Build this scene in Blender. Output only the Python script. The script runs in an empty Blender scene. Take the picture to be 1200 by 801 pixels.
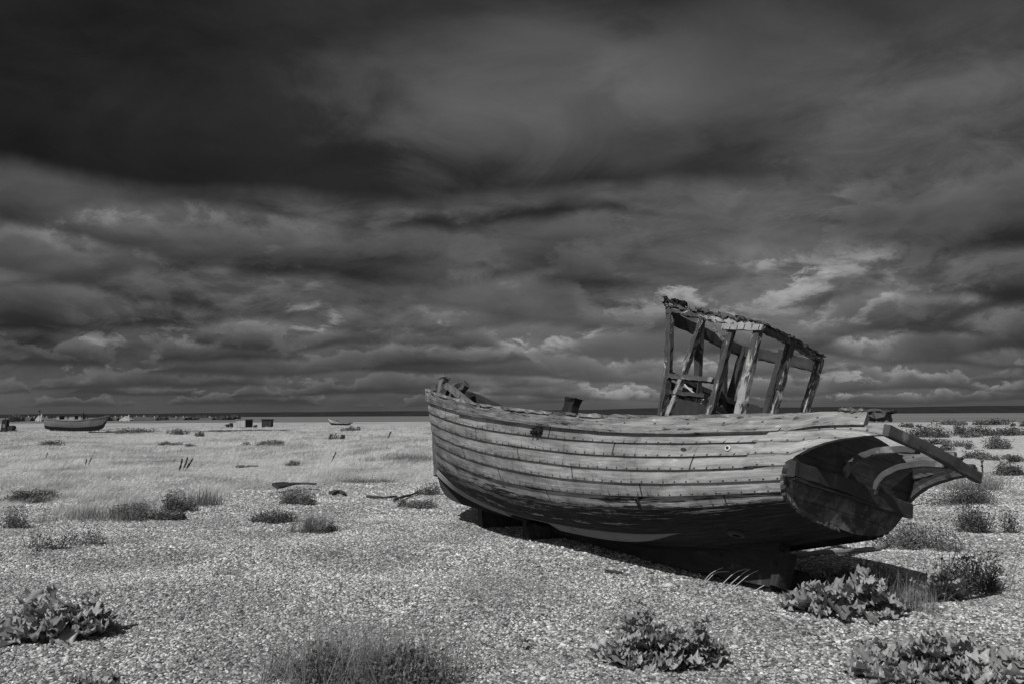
import bpy, math, random
import numpy as np
from mathutils import Matrix, Vector
RNG = np.random.default_rng(7)
random.seed(7)
scene = bpy.context.scene
COL = scene.collection
# ---------------------------------------------------------------- node expressions
class X:
    """a tiny expression wrapper round shader node sockets"""
    def __init__(s, nt, sock): s.nt = nt; s.s = sock
    def _m(s, op, *o, clamp=False):
        n = s.nt.nodes.new('ShaderNodeMath'); n.operation = op; n.use_clamp = clamp
        for i, v in enumerate((s,) + o):
            if isinstance(v, X): s.nt.links.new(v.s, n.inputs[i])
            else: n.inputs[i].default_value = v
        return X(s.nt, n.outputs[0])
    def __add__(s, o): return s._m('ADD', o)
    __radd__ = __add__
    def __sub__(s, o): return s._m('SUBTRACT', o)
    def __rsub__(s, o): return (s * -1.0) + o
    def __mul__(s, o): return s._m('MULTIPLY', o)
    __rmul__ = __mul__
    def __truediv__(s, o): return s._m('DIVIDE', o)
    def __pow__(s, o): return s._m('POWER', o)
    def max(s, o): return s._m('MAXIMUM', o)
    def min(s, o): return s._m('MINIMUM', o)
    def abs(s): return s._m('ABSOLUTE')
    def fract(s): return s._m('FRACT')
    def floor(s): return s._m('FLOOR')
    def sin(s): return s._m('SINE')
    def sqrt(s): return s._m('SQRT')
    def clamp(s): return s._m('ADD', 0.0, clamp=True)
    def ss(s, a, b):
        n = s.nt.nodes.new('ShaderNodeMapRange'); n.interpolation_type = 'SMOOTHSTEP'
        s.nt.links.new(s.s, n.inputs[0])
        if a < b: v = (a, b, 0.0, 1.0)
        else: v = (b, a, 1.0, 0.0)
        for i, w in enumerate(v): n.inputs[i + 1].default_value = w
        return X(s.nt, n.outputs[0])
def mixf(a, b, t): return a * (1.0 - t) + b * t
def vec(nt, x, y, z=0.0):
    n = nt.nodes.new('ShaderNodeCombineXYZ')
    for i, v in enumerate((x, y, z)):
        if isinstance(v, X): nt.links.new(v.s, n.inputs[i])
        else: n.inputs[i].default_value = v
    return X(nt, n.outputs[0])
def noise(nt, v, scale, detail=4, rough=0.5, dist=0.0, lac=2.0):
    n = nt.nodes.new('ShaderNodeTexNoise')
    if v is not None: nt.links.new(v.s, n.inputs['Vector'])
    n.inputs['Scale'].default_value = scale; n.inputs['Detail'].default_value = detail
    n.inputs['Roughness'].default_value = rough; n.inputs['Distortion'].default_value = dist
    n.inputs['Lacunarity'].default_value = lac
    return X(nt, n.outputs['Fac'] if 'Fac' in n.outputs else n.outputs[0])
def white(nt, v):
    n = nt.nodes.new('ShaderNodeTexWhiteNoise'); n.noise_dimensions = '3D'
    nt.links.new(v.s, n.inputs['Vector']); return X(nt, n.outputs['Value'])
def voronoi(nt, v, scale, feature='F1', rnd=1.0):
    n = nt.nodes.new('ShaderNodeTexVoronoi'); n.feature = feature
    nt.links.new(v.s, n.inputs['Vector']); n.inputs['Scale'].default_value = scale
    n.inputs['Randomness'].default_value = rnd
    return n
def sep(nt, sock):
    n = nt.nodes.new('ShaderNodeSeparateXYZ'); nt.links.new(sock, n.inputs[0])
    return [X(nt, n.outputs[i]) for i in range(3)]

SUN_AZ = math.radians(233.0)      # direction towards the sun, counter-clockwise from +X
SUN_EL = math.radians(51.0)

def build_world():
    w = bpy.data.worlds.new('World'); bpy.context.scene.world = w; w.use_nodes = True
    nt = w.node_tree; nt.nodes.clear()
    out = nt.nodes.new('ShaderNodeOutputWorld'); bg = nt.nodes.new('ShaderNodeBackground')
    nt.links.new(bg.outputs[0], out.inputs[0]); bg.inputs[1].default_value = 0.1
    w.cycles.sampling_method = 'MANUAL'; w.cycles.sample_map_resolution = 256
    sky = nt.nodes.new('ShaderNodeTexSky'); sky.sky_type = 'NISHITA'; sky.sun_disc = False
    sky.sun_elevation = SUN_EL; sky.sun_rotation = math.pi / 2 - SUN_AZ
    bw = nt.nodes.new('ShaderNodeRGBToBW'); nt.links.new(sky.outputs[0], bw.inputs[0]); clear = X(nt, bw.outputs[0])
    tc = nt.nodes.new('ShaderNodeTexCoord')
    dx, dy, dz = sep(nt, tc.outputs['Generated'])
    z = dz.max(0.0)
    hor = (dx * dx + dy * dy).sqrt().max(0.001)
    te = z / hor                                  # tangent of the elevation
    a_ = dx._m('ARCTAN2', dy)                      # bearing, 0 = where the beach looks inland
    az = a_ + a_ * a_ * a_ * 0.34 * (1.0 - a_.abs().ss(0.6, 1.6) * 0.8)
    k = z + 0.05
    qx, qy = dx / k, dy / k
    q = vec(nt, qx, qy, 3.7)
    # rows of broken cumulus one behind the other: flat dark bases, billowing lit tops
    big = noise(nt, vec(nt, az * 2.2, te * 6.0, 8.8), 1.0, 4, 0.5, 0.4)
    mid_ = noise(nt, vec(nt, az * 8.0, te * 21.0, 5.8), 1.0, 8, 0.62, 0.4)
    drift = noise(nt, vec(nt, az * 3.1, te * 2.0, 15.8), 1.0, 2, 0.5)
    low = 0.082 + (big - 0.5) * 0.16 + (mid_ - 0.5) * 0.16
    lit = big * 0.0
    rows = ((0.013, 0.012, 30.0), (0.022, 0.015, 24.0), (0.034, 0.019, 19.0), (0.048, 0.024, 15.5), (0.064, 0.029, 13.0), (0.083, 0.035, 11.0),
            (0.105, 0.042, 9.2), (0.131, 0.050, 7.8), (0.160, 0.056, 6.6), (0.193, 0.062, 5.6), (0.228, 0.066, 5.0))
    for i, (b, h, kx) in enumerate(rows):
        ky = kx * 1.9
        n = noise(nt, vec(nt, az * kx, te * ky, 11.3 + 2.17 * i), 1.0, 7, 0.62, 0.3)
        m = noise(nt, vec(nt, az * kx * 0.40, te * ky * 0.2, 31.3 + 1.7 * i), 1.0, 2, 0.55)
        t = (te - b - (n - 0.5) * h * 0.5 - (drift - 0.5) * h * (2.2 if i % 2 else -2.2)) / h     # 0 at the base, 1 at a middling top
        top = (m - 0.34) * 6.5 + (n - 0.5) * 4.4
        soft = 0.28 + 0.045 * i
        cover = t.ss(-0.14, 0.16) * (top - t).ss(-0.08, soft)
        shade = (t / (top.max(0.35))).clamp()
        body = (0.033 - max(0, 7 - i) * 0.0012) + shade ** 1.15 * (0.100 + max(0, 7 - i) * 0.009) + (n - 0.5) * 0.20 * (0.20 + shade) + (big - 0.5) * 0.17 + (mid_ - 0.5) * 0.06
        rim = (top - t).ss(1.0, 0.05) * n.ss(0.45, 0.62) * big.ss(0.43, 0.58)
        body = body + rim * (0.26 - 0.016 * i)
        low = mixf(low, body.max(0.020), cover * 0.90)
        lit = mixf(lit, rim, cover)
    low = ((low - 0.070) * 1.40 + 0.088).max(0.018) * (1.0 - te.ss(0.12, 0.25) * 0.10)
    # small bright puffs in a clear strip low over the horizon
    hv = vec(nt, az * 9.0, te * 42.0, 1.3)
    puff = noise(nt, hv, 1.0, 6, 0.55, 0.2).ss(0.55, 0.72)
    strip = te.ss(0.012, 0.03) * te.ss(0.085, 0.045)
    low = mixf(low, low * 0.5 + 0.048 + puff * 0.07, strip * 0.75)
    low = mixf(low, low * 0.0 + 0.078, te.ss(0.030, 0.006) * 0.8)
    # the high dark shelf that hangs over the left half
    wob = noise(nt, vec(nt, az * 2.2, te * 2.0, 0.4), 1.0, 6, 0.55)
    ed = te - (0.262 + (wob - 0.5) * 0.10 + az.max(0.0) * 0.05)
    shelf = ed.ss(-0.008, 0.022)
    veil = noise(nt, vec(nt, az * 1.5, te * 3.2, 2.2), 1.0, 7, 0.5, 0.6)
    veil2 = noise(nt, vec(nt, az * 4.5, te * 8.0, 5.2), 1.0, 8, 0.6, 0.8)
    veil3 = noise(nt, vec(nt, az * 2.6, te * 6.0, 7.9), 1.0, 6, 0.55, 0.5)
    def blob(a0, t0, ra, rt):
        u = (az - a0 + (veil - 0.5) * 0.45 + (veil2 - 0.5) * 0.16) / ra; v = (te - t0 + (veil3 - 0.5) * 0.16 + (veil2 - 0.5) * 0.10) / rt
        return (u * u + v * v).ss(1.0, 0.0)
    up = 0.033 + (veil - 0.5) * 0.050 + (veil2 - 0.5) * 0.030 + (veil3 - 0.5) * 0.025
    up = up + blob(0.00, 0.40, 0.30, 0.15) * 0.075 * (0.5 + veil2) + blob(0.27, 0.42, 0.20, 0.12) * 0.040 * (0.4 + veil2 * 1.2)
    up = up + az.ss(0.2, 0.6) * 0.012 - az.ss(-0.1, -0.55) * 0.016
    up = up.max(0.0085) * (0.62 + ed.ss(0.0, 0.12) * 0.38)
    shelf = shelf * (1.0 - az.ss(0.22, 0.45) * (1.0 - te.ss(0.36, 0.50)) * 0.75)
    lum = mixf(low, up, shelf)
    lum = lum + blob(0.40, 0.155, 0.30, 0.055) * (0.25 + lit.ss(-0.02, 0.25)) * mid_.ss(0.42, 0.56) * 0.13 + blob(-0.30, 0.125, 0.30, 0.06) * (0.2 + lit.ss(-0.02, 0.25)) * mid_.ss(0.42, 0.56) * 0.16
    d_lit = lit + mid_.ss(0.50, 0.62) * 0.5
    spark = noise(nt, vec(nt, az * 12.0, te * 34.0, 21.3), 1.0, 8, 0.62, 0.4)
    lum = lum + spark.ss(0.54, 0.72) * d_lit.ss(0.05, 0.5) * (blob(-0.32, 0.105, 0.36, 0.06) * 0.19 + blob(0.05, 0.09, 0.5, 0.05) * 0.08 + blob(0.45, 0.09, 0.25, 0.05) * 0.08)
    # the front ends overhead: behind the camera, where the sun stands, the sky is clear
    open_ = (dy * -1.0).ss(-0.25, 0.55).max(te.ss(1.0, 2.6))
    tot = mixf(lum * 10.0 * 0.93 + clear * 0.010, clear * 0.60, open_)
    nt.links.new(tot.s, bg.inputs[0])

# ---------------------------------------------------------------- materials (the photograph is black and white: greys only)
MATS = {}
def material(name, fn, rough=0.8, spec=0.2):
    m = bpy.data.materials.new(name); m.use_nodes = True
    nt = m.node_tree; b = nt.nodes['Principled BSDF']
    b.inputs['Roughness'].default_value = rough; b.inputs['Specular IOR Level'].default_value = spec
    tc = nt.nodes.new('ShaderNodeTexCoord')
    col, bump, strength, dist = fn(nt, tc, b)
    if col is not None:
        c = nt.nodes.new('ShaderNodeCombineColor')
        for i in range(3): nt.links.new(col.s, c.inputs[i])
        nt.links.new(c.outputs[0], b.inputs['Base Color'])
    if bump is not None:
        n = nt.nodes.new('ShaderNodeBump'); n.inputs['Strength'].default_value = strength
        n.inputs['Distance'].default_value = dist
        nt.links.new(bump.s, n.inputs['Height']); nt.links.new(n.outputs[0], b.inputs['Normal'])
    MATS[name] = m
    return m
def uv(nt, tc): return sep(nt, tc.outputs['UV'])[:2]

def grain_of(nt, u, v, ku=2.0, kv=38.0, seed=0.0):
    return noise(nt, vec(nt, u * ku, v * kv, seed), 1.0, 6, 0.62, 0.3)

def m_hull(nt, tc, b):
    u, v = uv(nt, tc)
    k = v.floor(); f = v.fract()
    plank = (u / 2.35 + k * 0.377)
    rnd = white(nt, vec(nt, k, plank.floor(), 0.5))
    grain = grain_of(nt, u + rnd * 9.0, v, 1.6, 6.5)
    fine = grain_of(nt, u, v, 7.0, 30.0, 4.0)
    blotch = noise(nt, vec(nt, u * 1.7, v * 0.9, 2.0), 1.0, 7, 0.62, 0.6)
    spots = noise(nt, vec(nt, u * 9.0, v * 2.6, 6.0), 1.0, 6, 0.65)
    pit = noise(nt, vec(nt, u * 26.0, v * 7.0, 7.0), 1.0, 4, 0.7)
    runs = noise(nt, vec(nt, u * 13.0, v * 0.55, 17.0), 1.0, 4, 0.6)
    c = 0.275 * (0.62 + 0.52 * blotch.ss(0.34, 0.66)) * (0.80 + 0.34 * grain.ss(0.33, 0.67)) * (0.86 + 0.26 * fine.ss(0.30, 0.70)) * (0.84 + rnd * 0.30)
    c = c * (1.0 - runs.ss(0.52, 0.66) * blotch.ss(0.58, 0.42) * 0.30) * (1.0 - pit.ss(0.40, 0.28) * 0.45)
    c = c * (1.0 + u.ss(4.5, 1.2) * 0.14 - u.ss(4.6, 6.8) * 0.22)
    c = c + spots.ss(0.57, 0.66) * blotch.ss(0.44, 0.58) * 0.12             # flakes of old paint
    c = c * (1.0 - spots.ss(0.40, 0.30) * 0.60)                             # dark weather spots
    chip = noise(nt, vec(nt, u * 6.0, v * 5.5, 41.0), 1.0, 8, 0.74, 0.3)
    edgey = f.ss(0.35, 0.0).max(f.ss(0.60, 1.0))
    c = c * (1.0 - (chip + edgey * 0.10).ss(0.585, 0.64) * 0.62 * (0.45 + 0.55 * u.ss(1.0, 5.5)))
    bu = plank.fract()
    butt = (bu - 0.5).abs().ss(0.0042, 0.0020) * (k * 0.5).fract().ss(-1.0, 0.1)
    c = c * (1.0 - butt * 0.85)
    nu = ((u / 0.125 + k * 0.31).fract() - 0.5) * 0.125
    nv = (f - 0.90) * 0.12
    nail = (nu * nu + nv * nv).sqrt().ss(0.0105, 0.0060) * fine.ss(0.25, 0.45)
    weep = nu.abs().ss(0.011, 0.002) * f.ss(0.30, 0.88) * white(nt, vec(nt, (u / 0.125 + k * 0.31).floor(), k, 3.0)).ss(0.45, 0.95)
    split = noise(nt, vec(nt, u * 1.1, v * 13.0, 27.0), 1.0, 5, 0.7).ss(0.345, 0.315)
    c = c * (1.0 - weep * 0.38) * (1.0 - split * 0.6)
    c = c * (1.0 - nail * 0.9)
    c = c * (1.0 - f.ss(0.10, 0.0) * 0.55 - f.ss(0.945, 0.995) * 0.80)  # lap shadow painted along the top edge, dark seam along the lower edge
    # tar of the bottom, worn through in streaks
    streak = noise(nt, vec(nt, u * 0.9, v * 3.1, 12.0), 1.0, 8, 0.66, 0.25)
    streak2 = noise(nt, vec(nt, u * 3.5, v * 7.0, 15.0), 1.0, 6, 0.7, 0.2)
    edge = v + u.ss(3.4, 0.2) * 1.1 - u.ss(4.5, 7.0) * 0.3
    wear = streak.ss(0.34, 0.66) * 0.62 + streak2.ss(0.32, 0.68) * 0.38
    t = (edge - 5.35) / 4.3 + f.ss(0.50, 0.05) * 0.16 - wear
    tar = t.ss(-0.05, 0.05) * v.ss(5.95, 6.10)
    c = mixf(c.max(0.03), 0.016 + streak2.ss(0.40, 0.70) * 0.030, tar)
    return c.max(0.008), grain * 0.6 + fine * 0.5 - nail * 1.5 - butt * 2.0 + tar * 0.3, 0.55, 0.006
def m_rail(nt, tc, b):
    u, v = uv(nt, tc)
    grain = grain_of(nt, u, v, 2.2, 7.0, 21.0)
    blotch = noise(nt, vec(nt, u * 2.6, v * 1.4, 22.0), 1.0, 7, 0.66, 0.6)
    spots = noise(nt, vec(nt, u * 8.0, v * 3.2, 23.0), 1.0, 6, 0.7)
    c = 0.18 * (0.42 + 0.85 * blotch.ss(0.33, 0.67)) * (0.7 + 0.6 * grain.ss(0.30, 0.70))
    c = c + u.ss(4.2, 1.0) * 0.065
    c = c + spots.ss(0.58, 0.70) * blotch.ss(0.44, 0.58) * 0.26
    rot = (spots + blotch * 0.6 + u.ss(2.0, 5.0) * 0.05).ss(0.74, 0.64)
    c = c * (1.0 - rot * 0.78)
    hu = ((u / 0.31).fract() - 0.5) * 0.31; hv = (v.fract() - 0.38) * 0.15
    c = c * (1.0 - (hu * hu + hv * hv).sqrt().ss(0.012, 0.006) * 0.85)
    return c.max(0.012), grain + spots, 0.8, 0.008
def m_paint(nt, tc, b):                      # white paint flaking off grey timber
    u, v = uv(nt, tc)
    grain = grain_of(nt, u, v, 3.0, 46.0, 31.0)
    chips = noise(nt, vec(nt, u * 5.5, v * 34.0, 33.0), 1.0, 8, 0.72, 0.5)
    worn = noise(nt, vec(nt, u * 1.3, v * 3.0, 34.0), 1.0, 3, 0.5)
    wood = 0.055 + (grain - 0.5) * 0.12
    paint = (chips + (worn - 0.5) * 0.75).ss(0.515, 0.565)
    c = mixf(wood, 0.29 + (grain - 0.5) * 0.24, paint)
    crack = chips.ss(0.40, 0.33)
    c = c * (1.0 - crack * 0.8)
    return c.max(0.012), paint * 0.8 + grain, 0.7, 0.004
def m_white(nt, tc, b):
    u, v = uv(nt, tc)
    grain = grain_of(nt, u, v, 3.0, 46.0, 36.0)
    hu = ((u / 0.085).fract() - 0.5) * 0.085; hv = v - 0.04
    c = 0.27 + (grain - 0.5) * 0.24
    c = c * (1.0 - (hu * hu).sqrt().ss(0.009, 0.005) * grain.ss(0.42, 0.55) * 0.8)
    return c, grain, 0.5, 0.003
def dark_wood(base, amp, flake, seed, thr=0.60):
    def fn(nt, tc, b):
        u, v = uv(nt, tc)
        grain = grain_of(nt, u, v, 2.5, 34.0, seed)
        blotch = noise(nt, vec(nt, u * 4.0, v * 5.0, seed + 3), 1.0, 7, 0.66, 0.5)
        c = base + (grain - 0.5) * amp + (blotch - 0.5) * amp
        c = c + blotch.ss(thr, thr + 0.06) * flake
        c = c * (1.0 - blotch.ss(0.40, 0.33) * 0.6)
        return c.max(0.006), grain + blotch, 0.7, 0.006
    return fn
def m_transom(nt, tc, b):                    # u = athwart, v = height
    u, v = uv(nt, tc)
    grain = grain_of(nt, u, v, 3.0, 24.0, 51.0)
    blotch = noise(nt, vec(nt, u * 3.0, v * 3.4, 53.0), 1.0, 8, 0.66, 0.5)
    fine = noise(nt, vec(nt, u * 12.0, v * 12.0, 54.0), 1.0, 6, 0.7)
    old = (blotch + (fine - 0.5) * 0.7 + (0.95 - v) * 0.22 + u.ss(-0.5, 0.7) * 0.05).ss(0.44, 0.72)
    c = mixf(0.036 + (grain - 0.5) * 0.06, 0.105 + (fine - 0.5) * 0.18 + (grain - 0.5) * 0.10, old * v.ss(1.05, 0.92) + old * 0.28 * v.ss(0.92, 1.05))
    seam = ((v / 0.17).fract() - 0.5).abs().ss(0.035, 0.012)
    c = c * (1.0 - seam * 0.5)
    return c.max(0.012), grain + fine, 0.7, 0.006
def m_pebble(nt, tc, b):
    oi = nt.nodes.new('ShaderNodeObjectInfo'); r = X(nt, oi.outputs['Random'])
    n = noise(nt, X(nt, tc.outputs['Object']), 1.3, 4, 0.6)
    c = 0.125 + r ** 1.3 * 0.47
    c = c + (r - 0.93).max(0.0) * 3.2
    loc = X(nt, oi.outputs['Location'])
    drift = noise(nt, loc, 0.75, 5, 0.65, 0.6)
    c = c * (0.65 + n * 0.7) * (0.72 + 0.56 * drift.ss(0.33, 0.67))
    return c.min(0.80), n, 0.3, 0.1
def m_shingle(nt, tc, b):
    p = X(nt, tc.outputs['Object']); px, py, pz = sep(nt, p.s)
    v1 = voronoi(nt, p, 30.0); cr, cg, cb = sep(nt, v1.outputs['Color'])
    d = X(nt, v1.outputs['Distance'])
    v2 = voronoi(nt, p, 11.0); c2 = sep(nt, v2.outputs['Color'])[0]
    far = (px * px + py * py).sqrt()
    patch = noise(nt, p, 0.16, 5, 0.6, 0.4)
    grassy = noise(nt, vec(nt, px * 0.05, py * 0.030, 3.0), 1.0, 6, 0.62, 0.6)
    c = 0.10 + cr ** 1.3 * 0.54
    c = c * (0.45 + far.ss(6.0, 20.0) * 0.55)  # darker close by: shade of the gaps between pebbles, put into the colour
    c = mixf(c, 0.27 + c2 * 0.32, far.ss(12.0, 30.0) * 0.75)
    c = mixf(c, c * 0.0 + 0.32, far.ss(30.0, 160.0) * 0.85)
    c = c * (0.86 + patch * 0.28) * (1.0 - d.ss(0.020, 0.035) * 0.0)
    veg = grassy.ss(0.50, 0.60) * far.ss(28.0, 60.0)
    streaks = noise(nt, vec(nt, px * 0.13, py * 0.05, 9.0), 1.0, 6, 0.65, 0.4)
    c = c * (1.0 - veg * 0.25) * (1.0 - streaks.ss(0.56, 0.68) * far.ss(35.0, 80.0) * 0.40)
    return c, d * -1.0, 0.9, 0.02
def m_sea(nt, tc, b):
    p = X(nt, tc.outputs['Object']); px, py, pz = sep(nt, p.s)
    n = noise(nt, vec(nt, px * 0.02, py * 0.15), 1.0, 5, 0.6)
    band = noise(nt, vec(nt, px * 0.0008, py * 0.006, 2.0), 1.0, 4, 0.6)
    return 0.17 + (band - 0.5) * 0.22, n, 0.35, 0.5
def m_hills(nt, tc, b):
    p = X(nt, tc.outputs['Object'])
    n = noise(nt, p, 0.011, 6, 0.65); s = noise(nt, p, 0.05, 3, 0.6)
    return (0.026 + (n - 0.5) * 0.03 + s.ss(0.68, 0.74) * 0.06).max(0.012), None, 0, 0
def leafy(lo, hi, seed, translucent=0.25, gloss=0.45, sward=False):
    def fn(nt, tc, b):
        g = nt.nodes.new('ShaderNodeNewGeometry'); r = X(nt, g.outputs['Random Per Island'])
        n = noise(nt, X(nt, tc.outputs['Object']), 14.0, 4, 0.6)
        c = (lo + r * (hi - lo)) * (0.70 + n * 0.6)
        if sward:
            p = sep(nt, tc.outputs['Object'])
            a = noise(nt, vec(nt, p[0] * 0.5, p[1] * 0.22, 4.0), 1.0, 6, 0.65, 0.8)
            c = c * (0.62 + 0.66 * a.ss(0.36, 0.62))
        if translucent:
            t = nt.nodes.new('ShaderNodeBsdfTranslucent'); mx = nt.nodes.new('ShaderNodeMixShader'); mx.inputs[0].default_value = translucent
            cc = nt.nodes.new('ShaderNodeCombineColor')
            for i in range(3): nt.links.new(c.s, cc.inputs[i])
            nt.links.new(cc.outputs[0], t.inputs[0])
            out = nt.nodes['Material Output']
            nt.links.new(b.outputs[0], mx.inputs[1]); nt.links.new(t.outputs[0], mx.inputs[2]); nt.links.new(mx.outputs[0], out.inputs[0])
        return c, None, 0, 0
    return fn
def plain(c0, amp=0.3, sc=6.0):
    def fn(nt, tc, b):
        n = noise(nt, X(nt, tc.outputs['Object']), sc, 5, 0.6)
        return (n - 0.5) * (c0 * 2 * amp) + c0, n, 0.3, 0.01
    return fn
def boards(c0, pitch, seed):
    def fn(nt, tc, b):
        px, py, pz = sep(nt, tc.outputs['Object'])
        f = ((px + py) / pitch)
        r = white(nt, vec(nt, f.floor(), seed, 0.0))
        n = noise(nt, vec(nt, px * 4, py * 4, pz * 0.8), 1.0, 5, 0.6)
        c = (0.7 + r * 0.5 + (n - 0.5) * 0.7) * c0
        return c * (1.0 - (f.fract() - 0.5).abs().ss(0.46, 0.49) * 0.6), None, 0, 0
    return fn
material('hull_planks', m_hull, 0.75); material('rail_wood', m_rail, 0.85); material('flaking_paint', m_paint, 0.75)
material('white_batten', m_white, 0.7)
material('dark_wood', dark_wood(0.040, 0.05, 0.03, 61.0), 0.8)
material('grey_wood', dark_wood(0.13, 0.13, 0.07, 65.0), 0.85)
material('weathered_dark', dark_wood(0.075, 0.09, 0.10, 69.0, 0.57), 0.85)
material('band_wood', dark_wood(0.185, 0.08, 0.04, 75.0, 0.66), 0.8)
material('keel_wood', dark_wood(0.030, 0.04, 0.03, 73.0), 0.8)
material('tarred_wood', dark_wood(0.018, 0.02, 0.01, 77.0), 0.7)
material('transom_wood', m_transom, 0.85)
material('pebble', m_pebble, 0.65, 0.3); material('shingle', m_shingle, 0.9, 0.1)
material('sea', m_sea, 0.35, 0.4); material('hills', m_hills, 0.95, 0.0)
material('kale', leafy(0.17, 0.40, 1.0, 0.25), 0.45, 0.4)
material('dark_leaf', leafy(0.055, 0.16, 2.0, 0.25), 0.7, 0.2)
material('mid_leaf', leafy(0.10, 0.25, 2.0, 0.3), 0.7, 0.2)
material('dry_grass', leafy(0.32, 0.72, 3.0, 0.35, sward=True), 0.8, 0.1)
material('tuft_grass', leafy(0.10, 0.42, 4.0, 0.25), 0.8, 0.1)
material('seed_head', leafy(0.025, 0.06, 5.0, 0.0), 0.9, 0.05)
material('pale_stem', plain(0.42, 0.3, 30), 0.8); material('dark_twig', plain(0.05, 0.4, 20), 0.9)
material('white_stone', plain(0.50, 0.2, 40), 0.7); material('washer', plain(0.52, 0.25, 60), 0.6); material('iron', plain(0.035, 0.5, 20), 0.8)
material('rope', plain(0.16, 0.5, 25), 0.9)
material('far_white', plain(0.33, 0.35, 0.7), 0.8); material('far_grey', plain(0.17, 0.45, 0.8), 0.85); material('far_dark', plain(0.03, 0.4, 0.8), 0.85)
material('pale_plank', boards(0.30, 0.28, 1.0), 0.85); material('shed_board', boards(0.035, 0.22, 2.0), 0.9)
material('house_wall', plain(0.38, 0.2, 0.2), 0.9); material('house_white', plain(0.42, 0.1, 0.2), 0.9); material('house_roof', plain(0.07, 0.3, 0.3), 0.9)

# ---------------------------------------------------------------- mesh helpers
class MB:
    """collects vertices, faces and uvs; build() links ONE mesh object"""
    def __init__(s): s.v = []; s.f = []; s.uv = []
    def add(s, verts, faces, uvs=None):
        o = len(s.v); s.v += [tuple(map(float, p)) for p in verts]
        for i, f in enumerate(faces):
            s.f.append(tuple(o + j for j in f))
            s.uv.append([tuple(map(float, uvs[j])) for j in f] if uvs is not None else [(0.0, 0.0)] * len(f))
    def build(s, name, mat, parent=None, smooth=False):
        me = bpy.data.meshes.new(name); me.from_pydata(s.v, [], s.f); me.update()
        l = me.uv_layers.new(name='UVMap')
        flat = np.array([c for f in s.uv for p in f for c in p], dtype=np.float32)
        l.data.foreach_set('uv', flat)
        me.materials.append(MATS[mat])
        if smooth: me.polygons.foreach_set('use_smooth', np.ones(len(me.polygons), dtype=bool))
        o = bpy.data.objects.new(name, me); COL.objects.link(o)
        if parent is not None: o.parent = parent
        return o
def V(*a): return np.array(a, float)
def unit(a):
    a = np.asarray(a, float); return a / (np.linalg.norm(a) + 1e-12)
def beam(mb, path, w, d, side=(0, 1, 0), seg=8, jit=0.003, taper=None, cham=0.16):
    """a weathered timber along a path of points; w across `side`, d across the other way"""
    path = [np.asarray(p, float) for p in path]
    # resample
    L = [0]
    for a, b in zip(path[:-1], path[1:]): L.append(L[-1] + np.linalg.norm(b - a))
    n = max(seg, 2); ts = np.linspace(0, L[-1], n + 1)
    P = np.stack([np.interp(ts, L, [p[i] for p in path]) for i in range(3)], -1)
    if len(path) > 2:
        for _ in range(2): P[1:-1] = (P[:-2] + 2 * P[1:-1] + P[2:]) / 4
    T = np.gradient(P, axis=0)
    c = cham
    ring = [(-1 + c, -1), (1 - c, -1), (1, -1 + c), (1, 1 - c), (1 - c, 1), (-1 + c, 1), (-1, 1 - c), (-1, -1 + c)]
    per = 2 * (w + d); vs = []; uvs = []
    offu = random.random() * 20; offv = random.random() * 5
    for i in range(n + 1):
        t = unit(T[i]); s = unit(np.asarray(side, float) - t * np.dot(side, t)); o = np.cross(t, s)
        k = 1.0 if taper is None else taper[0] + (taper[1] - taper[0]) * i / n
        for j, (a, b) in enumerate(ring):
            q = P[i] + s * a * w / 2 * k + o * b * d / 2 * k + RNG.normal(0, jit, 3) * (1, 1, 1)
            vs.append(q); uvs.append((ts[i] + offu, j / 8 * per + offv))
    fs = []
    for i in range(n):
        for j in range(8):
            a = i * 8 + j; b = i * 8 + (j + 1) % 8; fs.append((a, b, b + 8, a + 8))
    uv2 = list(uvs)
    mb.add(vs, fs, uv2)
    mb.add(vs[:8], [tuple(range(7, -1, -1))], uvs[:8]); mb.add(vs[-8:], [tuple(range(8))], uvs[-8:])
def tube(mb, path, r, n=8, r1=None, seg=None):
    path = np.asarray(path, float)
    if seg:
        L = np.r_[0, np.cumsum(np.linalg.norm(np.diff(path, axis=0), axis=1))]
        ts = np.linspace(0, L[-1], seg + 1); path = np.stack([np.interp(ts, L, path[:, i]) for i in range(3)], -1)
        for _ in range(3): path[1:-1] = (path[:-2] + 2 * path[1:-1] + path[2:]) / 4
    T = np.gradient(path, axis=0); m = len(path); vs = []
    ref = V(0.31, 0.2, 0.93)
    for i in range(m):
        t = unit(T[i]); a = unit(np.cross(t, ref)); b = np.cross(t, a)
        rr = r if r1 is None else r + (r1 - r) * i / (m - 1)
        for j in range(n):
            g = 2 * math.pi * j / n; vs.append(path[i] + (a * math.cos(g) + b * math.sin(g)) * rr)
    fs = [(i * n + j, i * n + (j + 1) % n, (i + 1) * n + (j + 1) % n, (i + 1) * n + j) for i in range(m - 1) for j in range(n)]
    fs += [tuple(range(n - 1, -1, -1)), tuple(range((m - 1) * n, m * n))]
    mb.add(vs, fs, [(k // n * 0.1, (k % n) / n) for k in range(m * n)])
def box(mb, lo, hi, jit=0.0):
    (x0, y0, z0), (x1, y1, z1) = lo, hi
    vs = [V(x, y, z) + RNG.normal(0, jit, 3) if jit else V(x, y, z) for z in (z0, z1) for y in (y0, y1) for x in (x0, x1)]
    fs = [(0, 2, 3, 1), (4, 5, 7, 6), (0, 1, 5, 4), (2, 6, 7, 3), (0, 4, 6, 2), (1, 3, 7, 5)]
    for f in fs:
        q = [vs[i] for i in f]; e = q[1] - q[0]; g = q[3] - q[0]
        mb.add(q, [(0, 1, 2, 3)], [(0, 0), (np.linalg.norm(e), 0), (np.linalg.norm(e), np.linalg.norm(g)), (0, np.linalg.norm(g))])
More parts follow.
